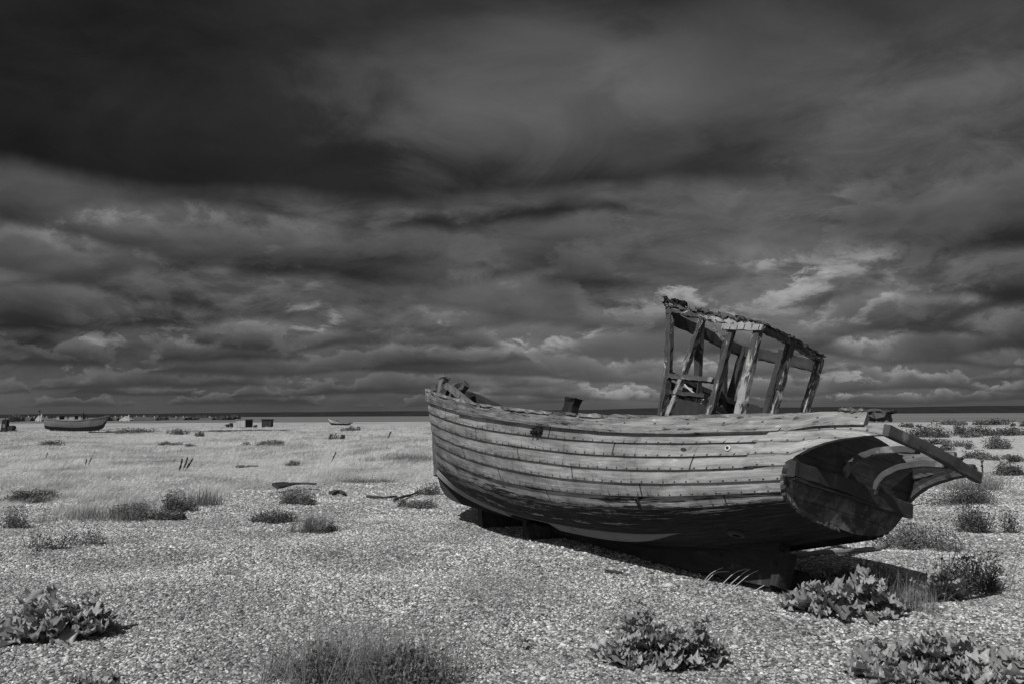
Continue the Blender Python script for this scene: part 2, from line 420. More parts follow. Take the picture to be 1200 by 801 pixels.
def slab(mb, outline, thick, nrm):
    """a board of real thickness from a planar (or nearly) outline"""
    P = np.asarray(outline, float); n = unit(nrm); A = P + n * thick / 2; B = P - n * thick / 2; m = len(P)
    ax = unit(P[1] - P[0]); ay = np.cross(n, ax)
    uvs = [(p @ ax, p @ ay) for p in P]
    mb.add(A, [tuple(range(m))], uvs); mb.add(B, [tuple(range(m - 1, -1, -1))], uvs)
    for i in range(m):
        j = (i + 1) % m
        mb.add([A[i], B[i], B[j], A[j]], [(0, 1, 2, 3)], [uvs[i], (uvs[i][0], uvs[i][1] + thick), (uvs[j][0], uvs[j][1] + thick), uvs[j]])
def tag(o, label=None, cat=None, group=None, kind=None):
    if label: o['label'] = label
    if cat: o['category'] = cat
    if group: o['group'] = group
    if kind: o['kind'] = kind
    return o
def empty(name, loc=(0, 0, 0), rz=0.0):
    o = bpy.data.objects.new(name, None); COL.objects.link(o); o.location = loc; o.rotation_euler = (0, 0, rz)
    o.empty_display_size = 0.3
    return o

# ---------------------------------------------------------------- camera
EYE = 1.6; FPX = 933.0; PITCH = 0.09138 - 0.0009; ROLL = -0.0044
cam = bpy.data.cameras.new('camera'); camo = bpy.data.objects.new('camera', cam); COL.objects.link(camo)
cam.lens = 28.0; cam.sensor_width = 36.0; cam.clip_start = 0.1; cam.clip_end = 60000.0
camo.matrix_world = Matrix.Translation((0, 0, EYE)) @ Matrix.Rotation(math.pi / 2 + PITCH, 4, 'X') @ Matrix.Rotation(ROLL, 4, 'Z')
scene.camera = camo
_M = np.array(camo.matrix_world.to_3x3())

# ---------------------------------------------------------------- the lie of the land
def sstep(a, b, x):
    t = np.clip((np.asarray(x, float) - a) / (b - a), 0, 1); return t * t * (3 - 2 * t)
def shore(Xc):                      # where the beach ends and the sea begins
    return np.where(Xc > 30, 136 + 6 * np.sin(Xc * 0.06), 136 + (30 - Xc) * 8)
def ground_z(Xc, Yc):
    Xc = np.asarray(Xc, float); Yc = np.asarray(Yc, float)
    r = np.sqrt(Xc * Xc + Yc * Yc)
    a = sstep(11, 30, r)
    z = a * (0.10 * np.sin(Xc * 0.23 + 1.3) * np.sin(Yc * 0.19 + 0.4) + 0.07 * np.sin(Xc * 0.51 + Yc * 0.33) + 0.12 * np.sin(Xc * 0.07 - Yc * 0.045 + 2.0))
    z = z + sstep(16, 40, Yc) * sstep(60, 42, Yc) * 0.16 * np.exp(-((Xc + 4.5) / 4.0) ** 2)
    z = z * (1 - 0.7 * sstep(90, 200, r))
    z = z + (0.022 * np.sin(Xc * 1.9 + 0.6 + np.sin(Yc * 0.7)) * np.sin(Yc * 1.6) + 0.020 * np.sin(Yc * 2.9 + 0.8 * np.sin(Xc * 0.9) + Xc * 0.5)) * (1 - sstep(20, 40, r))
    al = (Xc - 2.59) * -0.559 + (Yc - 6.74) * 0.829; po = (Xc - 2.59) * -0.829 + (Yc - 6.74) * -0.559
    z = z + np.interp(al, [-0.3, 0.5, 1.3, 2.5, 3.6, 4.6, 5.6], [0.0, 0.03, 0.06, 0.09, 0.12, 0.10, 0.0]) * np.exp(-(po / 0.55) ** 2)
    z = z - 4.0 * sstep(130, 650, Yc)
    z = z - 5.0 * sstep(0, 22, Yc - shore(Xc))
    return z
def spot(px, py):
    """the point of the beach seen at this place of the photograph"""
    d = _M @ np.array([(px - 600) / FPX, -(py - 400.5) / FPX, -1.0])
    z = 0.0
    for _ in range(12):
        t = (z - EYE) / d[2]; p = d * t; z = float(ground_z(p[0], p[1]))
    return V(p[0], p[1], z)

# ---------------------------------------------------------------- the wrecked boat (local axes: x forward, y to port, z up)
NETX= [[-0.215,-0.149,-0.090,-0.048,-0.020,0.005,0.019,0.018,0.006,-0.015,-0.037,-0.061,-0.088],[1.379,1.415,1.445,1.461,1.465,1.466,1.457,1.438,1.415,1.388,1.364,1.340,1.315],[2.973,2.979,2.980,2.970,2.949,2.926,2.896,2.859,2.824,2.791,2.766,2.742,2.717],[4.567,4.543,4.516,4.479,4.434,4.386,4.334,4.279,4.233,4.194,4.167,4.143,4.119],[6.161,6.107,6.051,5.988,5.919,5.847,5.773,5.700,5.642,5.598,5.568,5.544,5.522],[7.755,7.672,7.586,7.497,7.404,7.307,7.211,7.120,7.051,7.001,6.969,6.945,6.924]]
NETY= [[0.630,0.694,0.776,0.833,0.864,0.823,0.775,0.715,0.625,0.496,0.344,0.176,0.000],[1.101,1.096,1.105,1.094,1.066,1.014,0.938,0.837,0.711,0.559,0.385,0.197,0.000],[1.336,1.301,1.263,1.220,1.165,1.096,1.005,0.888,0.743,0.580,0.397,0.202,0.000],[1.322,1.271,1.220,1.164,1.100,1.024,0.938,0.829,0.698,0.550,0.378,0.192,0.000],[0.964,0.929,0.891,0.849,0.801,0.745,0.683,0.609,0.508,0.394,0.273,0.141,0.000],[0.054,0.064,0.063,0.063,0.066,0.064,0.048,0.014,0.014,0.019,0.025,0.020,0.002]]
NETZ= [[1.471,1.310,1.200,1.082,0.978,0.881,0.802,0.754,0.719,0.679,0.640,0.620,0.620],[1.253,1.103,1.002,0.879,0.761,0.650,0.550,0.463,0.400,0.303,0.247,0.211,0.181],[1.187,1.078,0.948,0.820,0.694,0.567,0.443,0.340,0.256,0.154,0.073,0.008,-0.052],[1.275,1.152,1.009,0.873,0.743,0.613,0.471,0.346,0.246,0.144,0.065,-0.007,-0.076],[1.477,1.334,1.187,1.045,0.906,0.767,0.622,0.482,0.376,0.284,0.193,0.107,0.025],[1.704,1.548,1.381,1.227,1.087,0.941,0.785,0.627,0.542,0.490,0.433,0.373,0.312]]
NETX, NETY, NETZ = (np.array(a) for a in (NETX, NETY, NETZ))
Z12 = np.array([0.62, 0.22, 0.10, 0.10, 0.12, 0.33])
for j, k in ((10, 0.40), (11, 0.75), (12, 1.0)): NETZ[:, j] = NETZ[:, 9] + (Z12 - NETZ[:, 9]) * k
def spline_mat(n, t):
    h = 1 / (n - 1); A = np.zeros((n, n)); B = np.zeros((n, n)); A[0, 0] = A[-1, -1] = 1
    for i in range(1, n - 1):
        A[i, i - 1] = h / 6; A[i, i] = 2 * h / 3; A[i, i + 1] = h / 6
        B[i, i - 1] = 1 / h; B[i, i] = -2 / h; B[i, i + 1] = 1 / h
    M = np.linalg.solve(A, B); out = np.zeros((len(t), n))
    for r, x in enumerate(t):
        i = int(min(max(x, 0) / h, n - 2)); a = ((i + 1) * h - x) / h; b = 1 - a
        out[r, i] += a; out[r, i + 1] += b
        out[r] += ((a ** 3 - a) * M[i] + (b ** 3 - b) * M[i + 1]) * h * h / 6
    return out
def hull(u, v):
    """points of the port side: u 0 transom .. 1 stem, v 0 rail .. 12 keel"""
    U = spline_mat(6, np.atleast_1d(u)); W = spline_mat(13, np.atleast_1d(v) / 12.0)
    return np.stack([U @ A @ W.T for A in (NETX, NETY, NETZ)], -1)      # [u, v, 3]
NU = 72
US = np.linspace(0, 1, NU)
def hull_off(u, v, d):
    e = 1e-3
    P = hull(u, v); du = hull(np.clip(u + e, 0, 1), v) - hull(np.clip(u - e, 0, 1), v)
    vv = np.atleast_1d(v); dv = hull(u, np.clip(vv + 0.02, 0, 12)) - hull(u, np.clip(vv - 0.02, 0, 12))
    n = np.cross(du, dv); n /= (np.linalg.norm(n, axis=-1, keepdims=True) + 1e-12)
    n *= np.sign((n[..., 1:2] + 1e-6))                                    # outwards on the port side
    n[..., 1] = np.where(P[..., 1] < 0.02, np.maximum(n[..., 1], 0), n[..., 1])
    return P + n * np.asarray(d)[..., None] if np.ndim(d) else P + n * d
ARC = np.r_[0, np.cumsum(np.linalg.norm(np.diff(hull(US, [4.0])[:, 0], axis=0), axis=1))]
def strake(mb, v0, v1, t0, t1, uv0, uv1, u0=0.0, u1=1.0, n=NU, wav0=None, inner=0.030, sub=3, wig=0.0015):
    us = np.linspace(u0, u1, n); arc = np.interp(us, US, ARC)
    vs_ = np.linspace(0, 1, sub + 1)
    V0 = np.interp(us, US, wav0) if wav0 is not None else np.full(n, float(v0))
    rows = []
    wob = np.interp(us, np.linspace(0, 1, 40), RNG.normal(0, 1, 40)) * wig
    for s in vs_:
        row = np.stack([hull_off(np.array([us[i]]), np.array([V0[i] + (v1 - V0[i]) * s]), t0 + (t1 - t0) * s)[0, 0] for i in range(n)])
        row[:, 2] += wob * 0.6
        rows.append(row)
    inn_b = np.stack([hull_off(np.array([us[i]]), np.array([float(v1)]), -inner)[0, 0] for i in range(n)])
    inn_t = np.stack([hull_off(np.array([us[i]]), np.array([V0[i]]), -inner)[0, 0] for i in range(n)])
    for sgn in (1, -1):
        m = V(1, sgn, 1)
        def sheet(ra, rb, va, vb, flip=False):
            k = len(ra); vv = np.r_[ra * m, rb * m]
            fs = []
            for i in range(k - 1):
                f = (i, i + 1, k + i + 1, k + i)
                fs.append(f if (sgn > 0) != flip else f[::-1])
            sh = 0.0 if sgn > 0 else 31.7
            mb.add(vv, fs, [(a + sh, va) for a in arc] + [(a + sh, vb) for a in arc])
        for a in range(sub):
            sheet(rows[a], rows[a + 1], uv0 + (uv1 - uv0) * vs_[a], uv0 + (uv1 - uv0) * vs_[a + 1])
        sheet(rows[-1], inn_b, uv1 - 0.002, uv1 - 0.001); sheet(inn_t, rows[0], uv0 + 0.002, uv0 + 0.001)
        sheet(inn_b, inn_t, uv1 - 0.1, uv0 + 0.1)
        for e in (0, -1):                                  # close the plank ends
            q = [r[e] for r in rows] + [inn_b[e], inn_t[e]]
            mb.add([p * m for p in q], [tuple(range(len(q)))], [(arc[e], uv0 + 0.5 * (uv1 - uv0))] * len(q))

BX, BY, BZ, PSI, HEEL, TRIM = 2.588532, 6.735942, 0.015705, 2.164348, 0.262249, 0.042027
boat = empty('wrecked_boat'); 
boat.matrix_world = Matrix.Translation((BX, BY, BZ)) @ Matrix.Rotation(PSI, 4, 'Z') @ Matrix.Rotation(HEEL, 4, 'X') @ Matrix.Rotation(-TRIM, 4, 'Y')
tag(boat, 'large derelict clinker-built wooden boat heeled over on the shingle with a skeletal wheelhouse', 'boat')
BM = np.array(boat.matrix_world)
def bw(p): return (BM @ np.r_[p, 1.0])[:3]

mb = MB()
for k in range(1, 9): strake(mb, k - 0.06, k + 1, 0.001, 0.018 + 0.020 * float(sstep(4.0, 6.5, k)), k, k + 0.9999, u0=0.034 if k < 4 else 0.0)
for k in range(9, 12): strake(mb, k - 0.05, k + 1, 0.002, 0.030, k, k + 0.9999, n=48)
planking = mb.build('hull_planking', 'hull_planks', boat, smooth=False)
mb = MB()                                                   # the broad top strake with its ragged upper edge
rag = np.convolve(RNG.normal(0, 1, NU), [0.25, 0.5, 0.25], 'same') * 0.05 * (0.4 + sstep(0.1, 0.45, US))
rag += (RNG.random(NU) < 0.10) * RNG.random(NU) * 0.16 * sstep(0.15, 0.4, US)
strake(mb, 0, 0.96, 0.030, 0.036, 0.0, 0.999, u0=0.028, wav0=np.clip(rag, -0.06, 0.3), inner=0.035)
mb.build('sheer_strake', 'rail_wood', boat)
mb = MB()                                                   # half-round rubbing strip under it
strake(mb, 0.84, 1.08, 0.050, 0.046, 2.2, 2.6, u0=0.036, u1=0.60, inner=0.0, sub=2, wig=0.004)
mb.build('rubbing_strip', 'rail_wood', boat)
mb = MB()                                                   # capping along the top
for sgn in (1, -1):
    for a, b in ((0.02, 0.30), (0.305, 0.52), (0.53, 0.74), (0.745, 0.985)):
        us = np.linspace(a, b, 14); P = hull_off(us, [0.02], -0.012)[:, 0] * V(1, sgn, 1) + V(0, 0, 0.004)
        beam(mb, P, 0.085, 0.03, side=(0, 1, 0), seg=30, jit=0.0045)
mb.build('rail_cap', 'rail_wood', boat)
mb = MB()                                                   # pale bilge band from the forefoot aft
us = np.linspace(0.165, 0.975, 60)
for sgn in (1, -1):
    wv = 0.02 + 0.85 * sstep(0.160, 0.36, us)
    topv = 9.0 + 0.02 * (1 - sstep(0.17, 0.3, us))
    tk = 0.45 + 0.55 * sstep(0.165, 0.24, us)
    A = np.stack([hull_off(np.array([u]), np.array([a]), 0.048 * k_)[0, 0] for u, a, k_ in zip(us, topv, tk)])
    B = np.stack([hull_off(np.array([u]), np.array([a + w]), 0.088 * k_ - 0.01)[0, 0] for u, a, w, k_ in zip(us, topv, wv, tk)])
    A2 = np.stack([hull_off(np.array([u]), np.array([a]), 0.0)[0, 0] for u, a in zip(us, topv)])
    B2 = np.stack([hull_off(np.array([u]), np.array([a + w]), 0.0)[0, 0] for u, a, w in zip(us, topv, wv)])
    arc = np.interp(us, US, ARC); k = len(us); m = V(1, sgn, 1)
    for ra, rb, va, vb in ((A, B, 0.0, 0.13), (B, B2, 0.13, 0.17), (A2, A, -0.04, 0.0)):
        fs = [(i, i + 1, k + i + 1, k + i) if sgn > 0 else (k + i, k + i + 1, i + 1, i) for i in range(k - 1)]
        mb.add(np.r_[ra * m, rb * m], fs, [(x, va) for x in arc] + [(x, vb) for x in arc])
    for e in (0, -1): mb.add([A[e] * m, B[e] * m, B2[e] * m, A2[e] * m], [(0, 1, 2, 3)], [(0, 0)] * 4)
mb.build('bilge_band', 'band_wood', boat)
mb = MB()                                                   # keel, skeg and forefoot
KB = [(0.50, 0.035), (0.83, 0.020), (1.215, 0.010), (1.6, -0.015), (2.0, -0.036), (2.54, -0.030), (3.15, -0.016), (3.78, 0.013), (4.64, 0.035),
      (5.39, 0.032), (5.985, 0.036), (6.30, 0.062), (6.50, 0.105), (6.695, 0.192), (6.80, 0.28), (6.87, 0.39), (6.93, 0.50)]
KB = np.array(KB); xs = KB[:, 0]
zt = np.interp(xs, hull(np.linspace(0, 1, 60), [12.0])[:, 0, 0], hull(np.linspace(0, 1, 60), [12.0])[:, 0, 2]) + 0.06
zt[-5:] = np.maximum(zt[-5:], KB[-5:, 1] + np.array([0.3, 0.28, 0.24, 0.2, 0.14]))
for i in range(len(xs) - 1):
    w = 0.075 if xs[i] < 6.4 else 0.065
    for sgn in (1, -1):
        q = [(xs[i], sgn * w, KB[i, 1]), (xs[i + 1], sgn * w, KB[i + 1, 1]), (xs[i + 1], sgn * w, zt[i + 1]), (xs[i], sgn * w, zt[i])]
        mb.add(q, [(0, 1, 2, 3) if sgn < 0 else (3, 2, 1, 0)], [(p[0], p[2]) for p in q])
    q = [(xs[i], -w, KB[i, 1]), (xs[i + 1], -w, KB[i + 1, 1]), (xs[i + 1], w, KB[i + 1, 1]), (xs[i], w, KB[i, 1])]
    mb.add(q, [(3, 2, 1, 0)], [(p[0], p[1]) for p in q])
for e in (0, -1):
    q = [(xs[e], -0.07, KB[e, 1]), (xs[e], 0.07, KB[e, 1]), (xs[e], 0.07, zt[e]), (xs[e], -0.07, zt[e])]
    mb.add(q, [(0, 1, 2, 3)], [(p[1], p[2]) for p in q])
mb.build('keel', 'keel_wood', boat)
mb = MB()                                                   # stem
ends = hull(np.array([1.0]), np.linspace(0, 11, 12))[0]
st = [V(p[0] + 0.010, 0, p[2]) for p in ends]; st = [V(ends[0][0] + 0.06, 0, ends[0][2] + 0.10)] + st
beam(mb, st, 0.15, 0.12, side=(0, 1, 0), seg=26, jit=0.004, cham=0.25)
mb.build('stem_post', 'weathered_dark', boat)
mb = MB()                                                   # stern post stub with the shaft hole
beam(mb, [(0.475, 0.02, 0.05), (0.45, 0.02, 0.36)], 0.19, 0.09, seg=6, jit=0.006)
post = mb.build('stern_post', 'keel_wood', boat)
mb = MB(); tube(mb, [(0.49, 0.105, 0.22), (0.49, 0.128, 0.22)], 0.038, 12); tube(mb, [(0.49, 0.128, 0.22), (0.49, 0.140, 0.22)], 0.020, 10)
mb.build('shaft_bearing', 'iron', post)

# transom: planks across, cambered top
row = hull(np.array([0.0]), np.linspace(2.2, 12, 22))[0]
side = [V(p[0] - 0.012, p[1] - 0.006, p[2]) for p in row]
top = [V(-0.15, y, 1.30 + 0.15 * (1 - (y / 0.66) ** 2)) for y in np.linspace(-0.655, 0.655, 13)]
out_ = side + [p * V(1, -1, 1) for p in side[::-1]][1:] + top
out_ = np.array(out_); cen = out_.mean(0)
mb = MB()
for off, rev in ((-0.03, False), (0.03, True)):
    A = out_ + V(off, 0, 0); c = cen + V(off, 0, 0); mm = len(A)
    for kk in (0.0, 0.5):                                   # two rings so that the curve of the face is kept
        pass
    R1 = c + (A - c) * 0.55; R1[:, 0] = np.interp(R1[:, 2], [0.6, 1.3], [-0.085, -0.11]) + off
    for i in range(mm):
        j = (i + 1) % mm
        q = [A[i], A[j], R1[j], R1[i]]; mb.add(q, [(0, 1, 2, 3) if rev else (3, 2, 1, 0)], [(p[1], p[2]) for p in q])
    mb.add(R1, [tuple(range(mm)) if rev else tuple(range(mm - 1, -1, -1))], [(p[1], p[2]) for p in R1])
for i in range(len(out_)):
    j = (i + 1) % len(out_); a, b = out_[i], out_[j]
    q = [a + V(-0.03, 0, 0), b + V(-0.03, 0, 0), b + V(0.03, 0, 0), a + V(0.03, 0, 0)]; mb.add(q, [(0, 1, 2, 3)], [(p[1], p[2]) for p in q])
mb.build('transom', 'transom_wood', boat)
mb = MB()                                                   # pale worn edge where planks meet the transom
for sgn in (1,):
    P = [V(p[0] - 0.028, sgn * (p[1] + 0.020), p[2] - 0.008) for p in hull(np.array([0.0]), np.linspace(4.6, 11.2, 16))[0]]
    beam(mb, P, 0.035, 0.035, side=(1, 0, 0), seg=30, jit=0.006)
mb.build('transom_edge', 'weathered_dark', boat)
mb = MB()
beam(mb, [(-0.115, 0.885, 0.965), (-0.128, 0.12, 0.985)], 0.075, 0.125, side=(1, 0, 0), seg=10, jit=0.003)
beam(mb, [(-0.120, 0.115, 0.975), (-0.112, -0.800, 0.965)], 0.070, 0.125, side=(1, 0, 0), seg=12, jit=0.003)
mb.build('transom_beam', 'dark_wood', boat)
mb = MB(); beam(mb, [(-0.128, 0.87, 0.895), (-0.13, -0.77, 0.905)], 0.05, 0.022, side=(1, 0, 0), seg=16, jit=0.003)
mb.build('beam_ledge', 'dark_wood', boat)

# the lute: open counter aft of the transom
for pts in ([(-0.13, 0.25, 1.00), (-0.145, 0.24, 1.11), (-0.21, 0.225, 1.20), (-0.34, 0.21, 1.275), (-0.50, 0.19, 1.315), (-0.69, 0.17, 1.325)],
            [(-0.13, -0.20, 0.99), (-0.145, -0.205, 1.09), (-0.21, -0.21, 1.18), (-0.34, -0.22, 1.255), (-0.50, -0.235, 1.295), (-0.69, -0.25, 1.305)]):
    mb = MB(); beam(mb, pts, 0.046, 0.052, side=(0, 1, 0), seg=18, jit=0.0018); mb.build('counter_rib', 'weathered_dark', boat)
LC = np.array([(0.06, 0.853, 0.955), (-0.025, 0.836, 0.992), (-0.085, 0.813, 1.074), (-0.182, 0.782, 1.154), (-0.282, 0.752, 1.213), (-0.38, 0.722, 1.252), (-0.475, 0.694, 1.281), (-0.57, 0.668, 1.307), (-0.71, 0.627, 1.333)])
xs = np.linspace(0.06, -0.71, 40)
lo = np.stack([xs, np.interp(-xs, -LC[:, 0], LC[:, 1]), np.interp(-xs, -LC[:, 0], LC[:, 2])], -1)
hz = np.interp(-xs, [-0.06, 0.15, 0.30, 0.54, 0.71], [1.325, 1.345, 1.362, 1.388, 1.395]); hy = np.interp(-xs, [-0.06, 0.15, 0.54, 0.71], [0.745, 0.70, 0.640, 0.622])
hz[-6:] += RNG.normal(0, 0.006, 6)
hi = np.stack([xs, hy, hz], -1)
rowz = NETZ[0, :7]
nc, ns = 44, 8
VF = np.linspace(0.75, 3.95, ns + 1)
PF = np.stack([hull_off(np.array([0.045]), np.array([v]), 0.012)[0, 0] for v in VF])      # where it lies on the hull
ac = np.linspace(0, 1, nc) ** 1.15
Tc = np.array([PF[0], (-0.15, 0.705, 1.338), (-0.30, 0.682, 1.362), (-0.54, 0.645, 1.388), (-0.71, 0.625, 1.397)])
Bc = np.r_[PF[-1:], LC[1:]]
def along(C, a):
    d = np.r_[0, np.cumsum(np.linalg.norm(np.diff(C, axis=0), axis=1))]; d /= d[-1]
    return np.stack([np.interp(a, d, C[:, i]) for i in range(3)], -1)
Tq, Bq = along(Tc, ac), along(Bc, ac)
Tq[-5:, 2] += RNG.normal(0, 0.005, 5)
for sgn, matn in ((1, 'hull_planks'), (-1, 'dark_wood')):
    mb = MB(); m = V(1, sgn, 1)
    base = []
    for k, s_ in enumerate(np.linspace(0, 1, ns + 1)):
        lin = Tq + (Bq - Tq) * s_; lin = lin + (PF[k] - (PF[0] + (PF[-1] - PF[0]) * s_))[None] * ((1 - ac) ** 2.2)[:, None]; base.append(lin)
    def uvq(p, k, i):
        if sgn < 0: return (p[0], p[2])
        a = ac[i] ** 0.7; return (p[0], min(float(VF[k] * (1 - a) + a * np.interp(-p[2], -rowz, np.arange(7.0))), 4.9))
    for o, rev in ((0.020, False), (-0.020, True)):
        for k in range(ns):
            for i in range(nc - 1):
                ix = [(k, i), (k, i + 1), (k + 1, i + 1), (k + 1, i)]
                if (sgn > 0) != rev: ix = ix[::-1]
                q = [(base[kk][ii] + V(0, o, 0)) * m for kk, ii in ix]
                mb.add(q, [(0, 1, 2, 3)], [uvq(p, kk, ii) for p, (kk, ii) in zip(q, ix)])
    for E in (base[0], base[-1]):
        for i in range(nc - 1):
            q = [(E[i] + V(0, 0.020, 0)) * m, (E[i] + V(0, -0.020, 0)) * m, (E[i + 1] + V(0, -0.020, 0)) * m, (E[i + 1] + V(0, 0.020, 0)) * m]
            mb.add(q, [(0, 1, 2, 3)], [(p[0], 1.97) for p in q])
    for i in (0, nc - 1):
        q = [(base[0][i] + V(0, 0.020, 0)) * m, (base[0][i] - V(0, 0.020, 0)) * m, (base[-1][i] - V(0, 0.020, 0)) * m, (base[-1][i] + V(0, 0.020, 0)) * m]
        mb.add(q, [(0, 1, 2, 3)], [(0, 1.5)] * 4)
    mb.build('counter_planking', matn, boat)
mb = MB(); beam(mb, [(p[0], -p[1] - 0.004, p[2]) for p in lo], 0.06, 0.045, side=(0, 1, 0), seg=18, jit=0.002)
beam(mb, [(-0.10, -0.76, 1.24), (-0.40, -0.70, 1.335), (-0.71, -0.65, 1.345)], 0.05, 0.05, side=(0, 1, 0), seg=14, jit=0.004)
mb.build('counter_timber', 'weathered_dark', boat)
mb = MB(); beam(mb, [(-0.705, 0.655, 1.362), (-0.735, 0.0, 1.345), (-0.705, -0.725, 1.305)], 0.055, 0.088, side=(1, 0, 0), seg=14, jit=0.0028)
mb.build('counter_crosspiece', 'weathered_dark', boat)
for p0, p1, w in (((-0.66, -0.60, 1.36), (-0.68, -0.70, 1.385), 0.05), ((-0.64, -0.66, 1.35), (-0.66, -0.76, 1.39), 0.04), ((-0.70, -0.38, 1.37), (-0.70, -0.43, 1.395), 0.035)):
    mb = MB(); beam(mb, [p0, p1], w, 0.05, side=(1, 0, 0), seg=3, jit=0.008, taper=(1.2, 0.5)); mb.build('splinter', 'weathered_dark', boat)
# upper planking carried aft of the transom, and the stub of the old cap on it
ph, pl = hull_off(np.array([0.03]), np.array([0.0]), 0.0)[0, 0], hull_off(np.array([0.03]), np.array([0.98]), 0.0)[0, 0]
A = np.array([ph, (-0.16, 0.668, 1.470), (-0.32, 0.650, 1.482), (-0.535, 0.625, 1.492)]); B = np.array([pl, (-0.15, 0.715, 1.342), (-0.32, 0.690, 1.366), (-0.535, 0.650, 1.388)])
for sgn in (1, -1):
    mb = MB(); m = V(1, sgn, 1); P, Q = A + V(0, 0.040, 0), B + V(0, 0.040, 0); P2, Q2 = A - V(0, 0.01, 0), B - V(0, 0.01, 0)
    for a, b, va, vb in ((P, Q, 0.0, 0.95), (Q, Q2, 0.95, 0.97), (P2, P, 0.01, 0.0), (Q2, P2, 0.9, 0.1)):
        for i in range(3):
            q = [a[i] * m, b[i] * m, b[i + 1] * m, a[i + 1] * m]
            mb.add(q, [(0, 1, 2, 3) if sgn < 0 else (3, 2, 1, 0)], [(q[0][0], va), (q[1][0], vb), (q[2][0], vb), (q[3][0], va)])
    mb.add([P[-1] * m, Q[-1] * m, Q2[-1] * m, P2[-1] * m], [(0, 1, 2, 3)], [(0, 0.3)] * 4)
    mb.build('quarter_plank', 'rail_wood', boat)
mb = MB(); beam(mb, [(-0.42, 0.625, 1.500), (-0.72, 0.605, 1.522)], 0.10, 0.022, side=(0, 1, 0), seg=8, jit=0.006, taper=(1, 0.6))
beam(mb, [(-0.50, 0.60, 1.475), (-0.665, 0.59, 1.485)], 0.09, 0.05, side=(0, 1, 0), seg=5, jit=0.006)
beam(mb, [(-0.30, 0.66, 1.494), (-0.50, 0.635, 1.502)], 0.09, 0.022, side=(0, 1, 0), seg=6, jit=0.008)
mb.build('cap_stub', 'weathered_dark', boat)

# inside: deck, beams, lining
mb = MB(); us = np.linspace(0.0, 0.95, 40); R0 = hull_off(us, [2.5], -0.055)[:, 0]
ysd = np.linspace(-1, 1, 9)
for i in range(len(us) - 1):
    for a in range(8):
        q = []
        for ii, aa in ((i, a), (i + 1, a), (i + 1, a + 1), (i, a + 1)):
            w = max(R0[ii, 1], 0.0)
            q.append((R0[ii, 0], w * ysd[aa], R0[ii, 2] + 0.05 * (1 - ysd[aa] ** 2)))
        mb.add(q, [(0, 1, 2, 3)], [(p[0], p[1]) for p in q])
mb.build('deck', 'dark_wood', boat)
mb = MB(); uf = np.linspace(0.04, 0.96, 32); R0 = hull_off(uf, [0.35], -0.075)[:, 0]; R1 = hull_off(uf, [2.0], -0.085)[:, 0]
for sgn in (1, -1):
    for i in range(32):                                     # bulwark stanchions
        if min(R0[i][1], R1[i][1]) < 0.05: continue
        mb = MB(); beam(mb, [R1[i] * V(1, sgn, 1), R0[i] * V(1, sgn, 1)], 0.05, 0.06, side=(0, 1, 0), seg=2, jit=0.003); mb.build('frame', 'dark_wood', boat)
mb = MB()                                                   # raised plank on the starboard bow and timbers behind the stem
us = np.linspace(0.80, 0.985, 16); P = hull_off(us, [0.0], 0.0)[:, 0] * V(1, -1, 1); hgt = np.interp(us, [0.8, 0.84, 0.93, 0.985], [0.03, 0.10, 0.19, 0.15]) + RNG.normal(0, 0.006, 16)
for i in range(15):
    for o, rev in ((0.0, False), (0.04, True)):
        a, b = P[i] + V(0, o, 0), P[i + 1] + V(0, o, 0)
        q = [a, b, b + V(0, 0, hgt[i + 1]), a + V(0, 0, hgt[i])]; mb.add(q[::-1] if rev else q, [(0, 1, 2, 3)], [(p[0], p[2]) for p in q])
    q = [P[i] + V(0, 0, hgt[i]), P[i + 1] + V(0, 0, hgt[i + 1]), P[i + 1] + V(0, 0.04, hgt[i + 1]), P[i] + V(0, 0.04, hgt[i])]; mb.add(q, [(0, 1, 2, 3)], [(p[0], p[1]) for p in q])
mb.build('bow_plank', 'keel_wood', boat)
mb = MB(); beam(mb, [(7.30, 0.06, 1.80), (6.25, 0.17, 1.49)], 0.12, 0.09, side=(0, 1, 0), seg=12, jit=0.005); mb.build('bow_timber', 'grey_wood', boat)
mb = MB(); beam(mb, [(7.50, 0.045, 1.45), (7.52, 0.045, 1.93)], 0.12, 0.12, seg=8, jit=0.005); beam(mb, [(7.52, 0.045, 1.925), (7.525, 0.045, 1.950)], 0.155, 0.155, seg=2, jit=0.004)
mb.build('stem_head', 'grey_wood', boat)
mb = MB(); beam(mb, [(7.34, -0.10, 1.60), (7.38, -0.10, 1.90)], 0.10, 0.14, seg=5, jit=0.010); beam(mb, [(7.20, -0.13, 1.78), (7.08, -0.14, 1.895)], 0.09, 0.10, seg=4, jit=0.010)
mb.build('broken_bitt', 'weathered_dark', boat)
mb = MB()                                                   # flared mooring post amidships
prof = [(0.85, 0.105), (1.35, 0.098), (1.48, 0.086), (1.56, 0.074), (1.62, 0.076), (1.665, 0.088), (1.68, 0.090)]
rings = []
for z_, w in prof:
    rings.append([V(4.02 + a * w * 1.25 - (z_ - 1.48) * 0.10, b * w * 1.0, z_) + RNG.normal(0, 0.003, 3) for a, b in ((-1, -0.7), (-0.7, -1), (0.7, -1), (1, -0.7), (1, 0.7), (0.7, 1), (-0.7, 1), (-1, 0.7))])
vs = [p for r in rings for p in r]; n_ = len(rings)
mb.add(vs, [(i * 8 + j, i * 8 + (j + 1) % 8, (i + 1) * 8 + (j + 1) % 8, (i + 1) * 8 + j) for i in range(n_ - 1) for j in range(8)] + [tuple(range((n_ - 1) * 8, n_ * 8))], [(p[2], p[0] + p[1]) for p in vs])
mb.build('mooring_post', 'tarred_wood', boat)

